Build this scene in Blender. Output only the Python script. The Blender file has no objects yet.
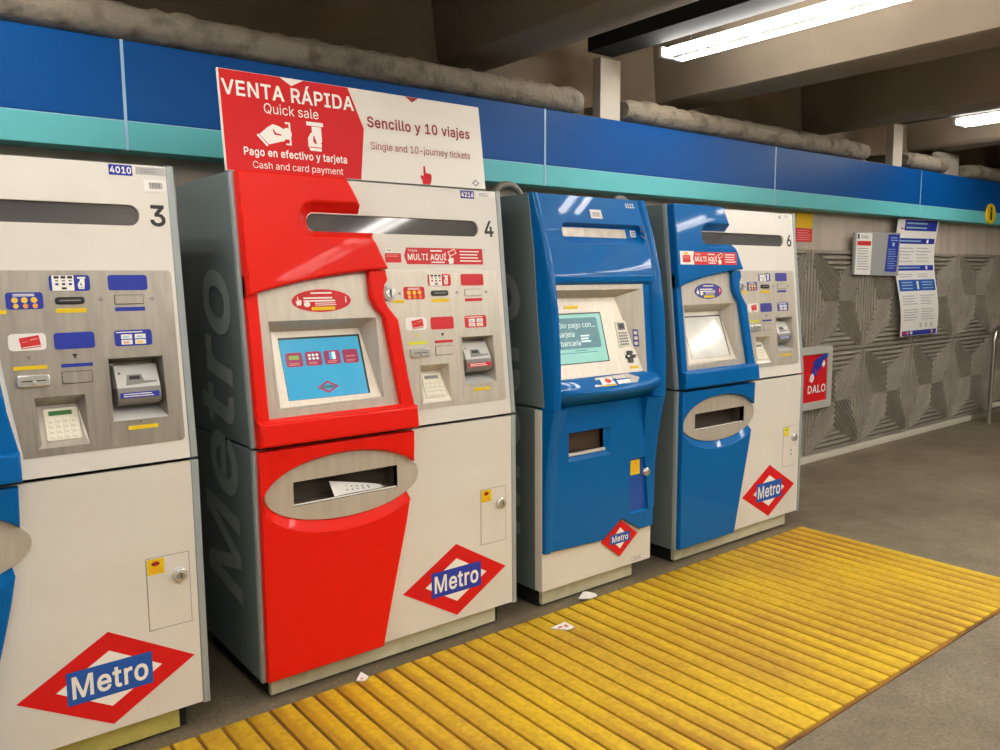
import bpy, math, random
from mathutils import Vector, Matrix
from mathutils.geometry import tessellate_polygon, delaunay_2d_cdt
random.seed(7)
S = bpy.context.scene
COL = S.collection

# ------------------------------------------------------------------ materials
def lin(c):
    o = []
    for v in c:
        v /= 255.0
        o.append(v / 12.92 if v <= .04045 else ((v + .055) / 1.055) ** 2.4)
    return (*o, 1.0)

def mat(name, rgb, rough=.5, metal=0, coat=0, spec=.5, noise=None, bump=None, emit=0, aniso=None):
    """noise = (scale, second rgb, contrast low, contrast high, detail); bump = (scale, strength)"""
    m = bpy.data.materials.new(name); m.use_nodes = True
    nt = m.node_tree; b = nt.nodes['Principled BSDF']
    b.inputs['Base Color'].default_value = lin(rgb)
    b.inputs['Roughness'].default_value = rough
    b.inputs['Metallic'].default_value = metal
    b.inputs['Coat Weight'].default_value = coat
    b.inputs['Coat Roughness'].default_value = .04
    b.inputs['Specular IOR Level'].default_value = spec
    if emit:
        b.inputs['Emission Color'].default_value = lin(rgb)
        b.inputs['Emission Strength'].default_value = emit
    tc = nt.nodes.new('ShaderNodeTexCoord')
    if noise:
        n = nt.nodes.new('ShaderNodeTexNoise'); n.inputs['Scale'].default_value = noise[0]
        n.inputs['Detail'].default_value = noise[4] if len(noise) > 4 else 5
        r = nt.nodes.new('ShaderNodeValToRGB')
        r.color_ramp.elements[0].position = noise[2]; r.color_ramp.elements[1].position = noise[3]
        r.color_ramp.elements[0].color = lin(rgb); r.color_ramp.elements[1].color = lin(noise[1])
        vec = tc.outputs['Object']
        if aniso:
            mp = nt.nodes.new('ShaderNodeMapping'); mp.inputs['Scale'].default_value = aniso
            nt.links.new(vec, mp.inputs[0]); vec = mp.outputs[0]
        nt.links.new(vec, n.inputs['Vector'])
        nt.links.new(n.outputs['Fac'], r.inputs[0]); nt.links.new(r.outputs[0], b.inputs['Base Color'])
    if bump:
        n2 = nt.nodes.new('ShaderNodeTexNoise'); n2.inputs['Scale'].default_value = bump[0]; n2.inputs['Detail'].default_value = 6
        bp = nt.nodes.new('ShaderNodeBump'); bp.inputs['Strength'].default_value = bump[1]; bp.inputs['Distance'].default_value = .02
        nt.links.new(tc.outputs['Object'], n2.inputs['Vector'])
        nt.links.new(n2.outputs['Fac'], bp.inputs['Height']); nt.links.new(bp.outputs[0], b.inputs['Normal'])
    return m

M = {}
M['white'] = mat('white_painted_steel', (222, 219, 212), .42, noise=(3, (216, 212, 203), .35, .7))
M['grey'] = mat('grey_cabinet_paint', (104, 116, 118), .45)
M['greytrim'] = mat('silver_grey_trim', (150, 160, 162), .4)
M['sideletter'] = mat('light_grey_side_lettering', (150, 160, 158), .5)
M['dark'] = mat('dark_recess', (22, 21, 20), .7)
M['pocket'] = mat('brown_tray_lining', (84, 74, 64), .3)
M['plinth'] = mat('scuffed_cream_plinth', (204, 200, 168), .6, noise=(14, (178, 176, 136), .5, .8))
M['plinthy'] = mat('scuffed_yellow_plinth', (190, 180, 96), .6, noise=(14, (160, 152, 80), .45, .75))
M['red'] = mat('red_moulded_plastic', (224, 28, 15), .4, coat=.1, spec=.15)
M['blue'] = mat('blue_moulded_plastic', (2, 96, 166), .42, coat=.3, spec=.07)
M['steel'] = mat('brushed_steel', (208, 201, 188), .38, .4, noise=(6, (194, 187, 174), .3, .75), aniso=(8, 8, .6))
M['steeldark'] = mat('worn_brushed_steel', (172, 166, 156), .36, .55, noise=(5, (150, 144, 134), .3, .75), aniso=(8, 8, .6))
M['chrome'] = mat('polished_chrome', (222, 222, 220), .2, .65)
M['display'] = mat('grey_display_window', (88, 87, 87), .06, spec=.5)
M['displaydot'] = mat('display_grid_lines', (70, 70, 72), .4)
M['labred'] = mat('red_label_film', (205, 45, 52), .5, spec=.3)
M['labblue'] = mat('blue_label_film', (38, 56, 160), .5, spec=.3)
M['labviolet'] = mat('violet_blue_label_film', (72, 72, 150), .5, spec=.3)
M['yellow'] = mat('yellow_label_film', (226, 194, 20), .5, spec=.3)
M['lime'] = mat('lime_label_film', (214, 216, 40), .45)
M['print'] = mat('white_print', (240, 238, 232), .5)
M['ink'] = mat('black_print', (34, 32, 30), .5)
M['inkgrey'] = mat('grey_print', (128, 126, 124), .5)
M['black'] = mat('black_plastic', (18, 18, 19), .35)
M['signred'] = mat('sign_red_print', (206, 24, 30), .55, spec=.25)
M['darkred'] = mat('dark_red_print', (150, 24, 36), .45)
M['signwhite'] = mat('sign_white_board', (228, 224, 216), .35)
M['emblemred'] = mat('emblem_red_film', (212, 20, 24), .5, spec=.3)
M['emblemblue'] = mat('emblem_blue_film', (36, 88, 176), .5, spec=.3)
M['emblemviolet'] = mat('emblem_violet_blue_film', (46, 62, 172), .5, spec=.3)
M['silverlab'] = mat('silver_label', (165, 165, 166), .4, .3)
M['cream'] = mat('cream_key_plastic', (226, 222, 204), .45)
M['lcd'] = mat('green_lcd', (44, 110, 50), .3)
M['unitgrey'] = mat('light_grey_unit_plastic', (196, 196, 194), .4)
M['unitdark'] = mat('mid_grey_unit_plastic', (128, 127, 124), .45)
M['screenblue'] = mat('lit_blue_screen', (48, 148, 190), .2, emit=.40, noise=(4, (76, 164, 198), .4, .7))
M['screenglare'] = mat('painted_glare_screen', (196, 194, 184), .1, emit=.35, noise=(5, (160, 160, 150), .4, .8))  # lamp glare on the glass, painted as pale colour and glow
M['screenteal'] = mat('lit_teal_screen', (116, 180, 170), .25, emit=.4)
M['screenbox'] = mat('dark_teal_screen_box', (40, 104, 116), .25, emit=.35)
M['screentext'] = mat('pale_screen_text', (190, 220, 216), .3, emit=.5)
M['maroon'] = mat('maroon_screen_icon', (140, 32, 78), .3, emit=.3)
M['greenicon'] = mat('green_screen_note', (120, 160, 60), .3, emit=.3)
M['hatchblue'] = mat('deep_blue_hatch_paint', (18, 76, 168), .35)
M['goldcoin'] = mat('printed_coin_yellow', (240, 196, 60), .5)
M['orangecoin'] = mat('printed_coin_orange', (240, 150, 40), .5)
M['note1'] = mat('printed_note_pale_blue', (170, 205, 225), .5)
M['note2'] = mat('printed_note_pink', (230, 160, 150), .5)
M['paper'] = mat('white_paper', (232, 230, 226), .7)
M['paperink'] = mat('grey_paper_print', (150, 148, 160), .7)
M['pink'] = mat('pink_paper_print', (226, 140, 130), .7)

M['fascia'] = mat('glossy_blue_fascia', (4, 76, 146), .42, spec=.12)
M['teal'] = mat('glossy_teal_fascia', (100, 186, 192), .42, spec=.15)
M['seam'] = mat('pale_joint_strip', (150, 190, 215), .4)
M['concrete'] = mat('board_marked_concrete', (160, 146, 128), .8, noise=(2.2, (134, 120, 104), .35, .7), bump=(9, .15))
M['soffit'] = mat('painted_beam_concrete', (142, 128, 110), .75, noise=(1.6, (122, 110, 94), .35, .7), bump=(12, .12))
M['plaster'] = mat('rough_pale_plaster', (150, 140, 124), .85, noise=(9, (104, 94, 80), .5, .72, 8), bump=(26, .6))
M['wall'] = mat('stained_beige_wall', (190, 178, 164), .75, noise=(3.5, (168, 156, 142), .35, .75), aniso=(3, 3, .3))
M['relief'] = mat('grey_relief_concrete', (150, 142, 130), .75, noise=(5, (130, 122, 110), .35, .7))
M['post'] = mat('off_white_post_paint', (204, 196, 180), .55)
M['traygreen'] = mat('dark_green_grey_steel', (28, 30, 27), .8)
M['tube'] = mat('fluorescent_tube_glow', (255, 246, 228), .4, emit=1)
M['tubeoff'] = mat('lamp_housing_white', (225, 224, 218), .4)
M['railsteel'] = mat('brushed_rail_steel', (176, 172, 162), .28, .9)
M['conduit'] = mat('grey_conduit_plastic', (120, 116, 106), .5)
M['signgrey'] = mat('pale_grey_board', (158, 160, 158), .4)
M['frame'] = mat('light_grey_sign_frame', (186, 184, 176), .4)
M['infoy'] = mat('yellow_info_disc', (232, 200, 20), .4)
M['trunk'] = mat('off_white_trunking', (208, 202, 186), .5)

def mat_floor():
    m = bpy.data.materials.new('worn_grey_floor'); m.use_nodes = True
    nt = m.node_tree; b = nt.nodes['Principled BSDF']; L = nt.links.new
    tc = nt.nodes.new('ShaderNodeTexCoord')
    def noi(scale, det, lo, hi, c0, c1):
        n = nt.nodes.new('ShaderNodeTexNoise'); n.inputs['Scale'].default_value = scale; n.inputs['Detail'].default_value = det
        n.inputs['Roughness'].default_value = .65
        r = nt.nodes.new('ShaderNodeValToRGB'); e = r.color_ramp.elements
        e[0].position = lo; e[1].position = hi; e[0].color = c0; e[1].color = c1
        L(tc.outputs['Object'], n.inputs['Vector']); L(n.outputs['Fac'], r.inputs[0]); return r
    a = noi(1.3, 8, .3, .7, lin((120, 108, 87)), lin((146, 134, 112)))
    c = noi(70, 4, .3, .75, (.55, .55, .55, 1), (1.15, 1.15, 1.15, 1))
    d = noi(9, 6, .4, .7, (.84, .84, .84, 1), (1.08, 1.08, 1.08, 1))
    mx = nt.nodes.new('ShaderNodeMix'); mx.data_type = 'RGBA'; mx.blend_type = 'MULTIPLY'; mx.inputs[0].default_value = 1
    L(a.outputs[0], mx.inputs[6]); L(c.outputs[0], mx.inputs[7])
    m2 = nt.nodes.new('ShaderNodeMix'); m2.data_type = 'RGBA'; m2.blend_type = 'MULTIPLY'; m2.inputs[0].default_value = 1
    L(mx.outputs[2], m2.inputs[6]); L(d.outputs[0], m2.inputs[7])
    L(m2.outputs[2], b.inputs['Base Color'])
    rr = noi(3, 6, .3, .7, (.38, .38, .38, 1), (.6, .6, .6, 1)); L(rr.outputs[0], b.inputs['Roughness'])
    b.inputs['Specular IOR Level'].default_value = .35
    return m
M['floor'] = mat_floor()

def mat_mat():
    """yellow ribbed rubber; scuffed brown in the worn patches and along its borders"""
    m = bpy.data.materials.new('worn_yellow_rubber'); m.use_nodes = True
    nt = m.node_tree; b = nt.nodes['Principled BSDF']; L = nt.links.new
    tc = nt.nodes.new('ShaderNodeTexCoord')
    n = nt.nodes.new('ShaderNodeTexNoise'); n.inputs['Scale'].default_value = 1.5; n.inputs['Detail'].default_value = 7; n.inputs['Roughness'].default_value = .7
    mp = nt.nodes.new('ShaderNodeMapping'); mp.inputs['Scale'].default_value = (1, .6, 1)
    L(tc.outputs['Object'], mp.inputs[0]); L(mp.outputs[0], n.inputs['Vector'])
    r = nt.nodes.new('ShaderNodeValToRGB'); e = r.color_ramp.elements
    e[0].position = .42; e[1].position = .74; e[0].color = lin((218, 182, 36)); e[1].color = lin((176, 134, 50))
    L(n.outputs['Fac'], r.inputs[0])
    n2 = nt.nodes.new('ShaderNodeTexNoise'); n2.inputs['Scale'].default_value = 45; n2.inputs['Detail'].default_value = 3
    r2 = nt.nodes.new('ShaderNodeValToRGB'); e = r2.color_ramp.elements
    e[0].position = .3; e[1].position = .6; e[0].color = (.78, .76, .7, 1); e[1].color = (1, 1, 1, 1)
    L(tc.outputs['Object'], n2.inputs['Vector']); L(n2.outputs['Fac'], r2.inputs[0])
    mx = nt.nodes.new('ShaderNodeMix'); mx.data_type = 'RGBA'; mx.blend_type = 'MULTIPLY'; mx.inputs[0].default_value = 1
    L(r.outputs[0], mx.inputs[6]); L(r2.outputs[0], mx.inputs[7]); L(mx.outputs[2], b.inputs['Base Color'])
    sx = nt.nodes.new('ShaderNodeSeparateXYZ'); L(tc.outputs['Object'], sx.inputs[0])
    def ma(op, a, c):
        q = nt.nodes.new('ShaderNodeMath'); q.operation = op
        for i, w in enumerate((a, c)):
            if isinstance(w, (int, float)): q.inputs[i].default_value = w
            else: L(w, q.inputs[i])
        return q.outputs[0]
    fr = ma('FRACT', ma('DIVIDE', ma('SUBTRACT', 4.563, sx.outputs[0]), .0875), 0)
    r3 = nt.nodes.new('ShaderNodeValToRGB'); e = r3.color_ramp.elements
    e[0].position = .40; e[1].position = .66; e[0].color = (0, 0, 0, 1); e[1].color = (1, 1, 1, 1); L(fr, r3.inputs[0])
    n3 = nt.nodes.new('ShaderNodeTexNoise'); n3.inputs['Scale'].default_value = 1.1; n3.inputs['Detail'].default_value = 5
    r4 = nt.nodes.new('ShaderNodeValToRGB'); e = r4.color_ramp.elements
    e[0].position = .40; e[1].position = .66; e[0].color = (.12, .12, .12, 1); e[1].color = (.85, .85, .85, 1)
    L(tc.outputs['Object'], n3.inputs['Vector']); L(n3.outputs['Fac'], r4.inputs[0])
    m2 = nt.nodes.new('ShaderNodeMix'); m2.data_type = 'RGBA'; m2.inputs[7].default_value = lin((150, 100, 34))
    L(ma('MULTIPLY', r3.outputs[0], r4.outputs[0]), m2.inputs[0]); L(mx.outputs[2], m2.inputs[6]); L(m2.outputs[2], b.inputs['Base Color'])
    b.inputs['Roughness'].default_value = .5; b.inputs['Specular IOR Level'].default_value = .3
    return m
M['mat'] = mat_mat()
M['groove'] = mat('grimy_mat_groove', (150, 104, 30), .8, noise=(3, (96, 66, 34), .35, .65))

# ------------------------------------------------------------------ mesh builder
class MB:
    def __init__(s): s.v = []; s.f = []; s.fm = []; s.fs = []; s.mats = []
    def mi(s, m):
        if m not in s.mats: s.mats.append(m)
        return s.mats.index(m)
    def add(s, verts, faces, m, flat=False):
        b = len(s.v); s.v += [tuple(p) for p in verts]; i = s.mi(m)
        for k2, f in enumerate(faces): s.f.append([b + k for k in f]); s.fm.append(i); s.fs.append(not (flat[k2] if isinstance(flat, list) else flat))
    def box(s, lo, hi, m, ch=0):
        (a, b, c), (d, e, f) = lo, hi
        if ch:
            s.prism(lambda u, v, n: (u, n, v), [(a, c), (d, c), (d, f), (a, f)], e, b, m, bev=ch, bev0=ch); return
        s.add([(a, b, c), (d, b, c), (d, e, c), (a, e, c), (a, b, f), (d, b, f), (d, e, f), (a, e, f)],
              [(0, 3, 2, 1), (4, 5, 6, 7), (0, 1, 5, 4), (1, 2, 6, 5), (2, 3, 7, 6), (3, 0, 4, 7)], m, True)
    def prism(s, F, out, n0, n1, m, holes=(), back=None, bev=0, bev0=0, cap=True, hbev=0):
        """outline (counter-clockwise in u,v) raised from n0 to n1 over frame F; back = the outline at n0"""
        out = list(out); back = list(back) if back else out
        d = 1 if n1 > n0 else -1
        rings = []
        if bev0: rings += [(offset(back, -bev0), n0), (back, n0 + d * bev0)]
        else: rings += [(back, n0)]
        if bev:
            for q in (0, .35, .7, 1):
                a = q * math.pi / 2
                rings.append((offset(out, -bev * (1 - math.cos(a))), n1 - d * bev * (1 - math.sin(a))))
        else: rings.append((out, n1))
        k = len(out); vs = []
        for ring, n in rings: vs += [F(u, v, n) for u, v in ring]
        fs = []; fl = []
        for r in range(len(rings) - 1):
            big = abs(rings[r + 1][1] - rings[r][1]) > 1.01 * max(bev, bev0, 1e-6) or (not bev and not bev0)
            for i in range(k):
                j = (i + 1) % k; fs.append((r * k + i, r * k + j, (r + 1) * k + j, (r + 1) * k + i))
                fl.append(big and math.dist(out[i], out[j]) > .03)
        s.add(vs, fs, m, fl)
        top = rings[-1][0]
        s.face(F, top, n1, m, holes)
        if cap: s.face(F, rings[0][0], n0, m, holes, flip=True)
        for h in holes:
            h = list(h); kk = len(h)
            vs = [F(u, v, n1) for u, v in h] + [F(u, v, n0) for u, v in h]
            s.add(vs, [(i, (i + 1) % kk, kk + (i + 1) % kk, kk + i) for i in range(kk)], m)
    def face(s, F, out, n, m, holes=(), flip=False):
        loops = [[Vector((u, v, 0)) for u, v in out]] + [[Vector((u, v, 0)) for u, v in h] for h in holes]
        pts = [p for l in loops for p in l]
        tri = tessellate_polygon(loops)
        fs = []
        for t in tri:
            a, b, c = (pts[i] for i in t)
            w = (b - a).cross(c - a).z
            if abs(w) < 1e-12: continue
            t = tuple(t) if w > 0 else tuple(reversed(t))
            fs.append(tuple(reversed(t)) if flip else t)
        s.add([F(p.x, p.y, n) for p in pts], fs, m, True)
    def rows(s, rows, m, closed=True, caps=True):
        k = len(rows[0]); vs = [p for r in rows for p in r]; fs = []
        for r in range(len(rows) - 1):
            for i in range(k if closed else k - 1):
                j = (i + 1) % k; fs.append((r * k + i, r * k + j, (r + 1) * k + j, (r + 1) * k + i))
        if caps and closed:
            fs.append(tuple(reversed(range(k)))); fs.append(tuple(range((len(rows) - 1) * k, len(rows) * k)))
        s.add(vs, fs, m)
    def tube(s, pts, r, m, seg=10):
        pts = [Vector(p) for p in pts]; rows = []; up = None
        for i, p in enumerate(pts):
            t = (pts[min(i + 1, len(pts) - 1)] - pts[max(i - 1, 0)]).normalized()
            if up is None:
                up = Vector((0, 0, 1)) if abs(t.z) < .9 else Vector((1, 0, 0))
            a = (up - t * up.dot(t)).normalized(); b = t.cross(a); up = a
            rows.append([p + (a * math.cos(q) + b * math.sin(q)) * r for q in [2 * math.pi * j / seg for j in range(seg)]])
        s.rows(rows, m)
    def text(s, txt, F, u, v, h, m, n=.002, width=None, bold=0, align='L', shear=0):
        vs, fs, x0, x1 = glyphs(txt, bold, shear)
        k = h; kx = (width / (x1 - x0)) if width else h
        w = (x1 - x0) * kx
        du = {'L': 0, 'C': -w / 2, 'R': -w}[align]
        s.add([F(u + du + (x - x0) * kx, v + y * k, n) for x, y in vs], fs, m)
    def build(s, name, parent=None, loc=None, smooth=True, angle=32, fix=False):
        me = bpy.data.meshes.new(name); me.from_pydata(s.v, [], s.f)
        for m in s.mats: me.materials.append(m)
        me.polygons.foreach_set('material_index', s.fm)
        fa = me.attributes.new('flat_face', 'BOOLEAN', 'FACE'); fa.data.foreach_set('value', [not (q and smooth) for q in s.fs])
        if fix or True:
            import bmesh
            bm = bmesh.new(); bm.from_mesh(me); bmesh.ops.remove_doubles(bm, verts=bm.verts, dist=1e-5); bm.to_mesh(me); bm.free()
        if smooth: me.set_sharp_from_angle(angle=math.radians(angle))
        fa = me.attributes['flat_face']; q = [False] * len(me.polygons); fa.data.foreach_get('value', q)
        me.polygons.foreach_set('use_smooth', [not v for v in q]); me.attributes.remove(me.attributes['flat_face'])
        me.update()
        o = bpy.data.objects.new(name, me); COL.objects.link(o)
        if parent: o.parent = parent
        if loc: o.location = loc
        return o

def offset(poly, d):
    """move every side of a counter-clockwise outline outwards by d (inwards when negative)"""
    k = len(poly); o = []
    for i in range(k):
        p, a, b = Vector(poly[i]), Vector(poly[i - 1]), Vector(poly[(i + 1) % k])
        e1 = (p - a); e2 = (b - p)
        if e1.length < 1e-7 or e2.length < 1e-7: o.append(tuple(p)); continue
        e1.normalize(); e2.normalize()
        n1 = Vector((e1.y, -e1.x)); n2 = Vector((e2.y, -e2.x)); q = n1 + n2
        if q.length < .2: o.append(tuple(p)); continue
        q.normalize(); c = max(q.dot(n1), .4)
        o.append(tuple(p + q * (d / c)))
    return o

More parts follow.
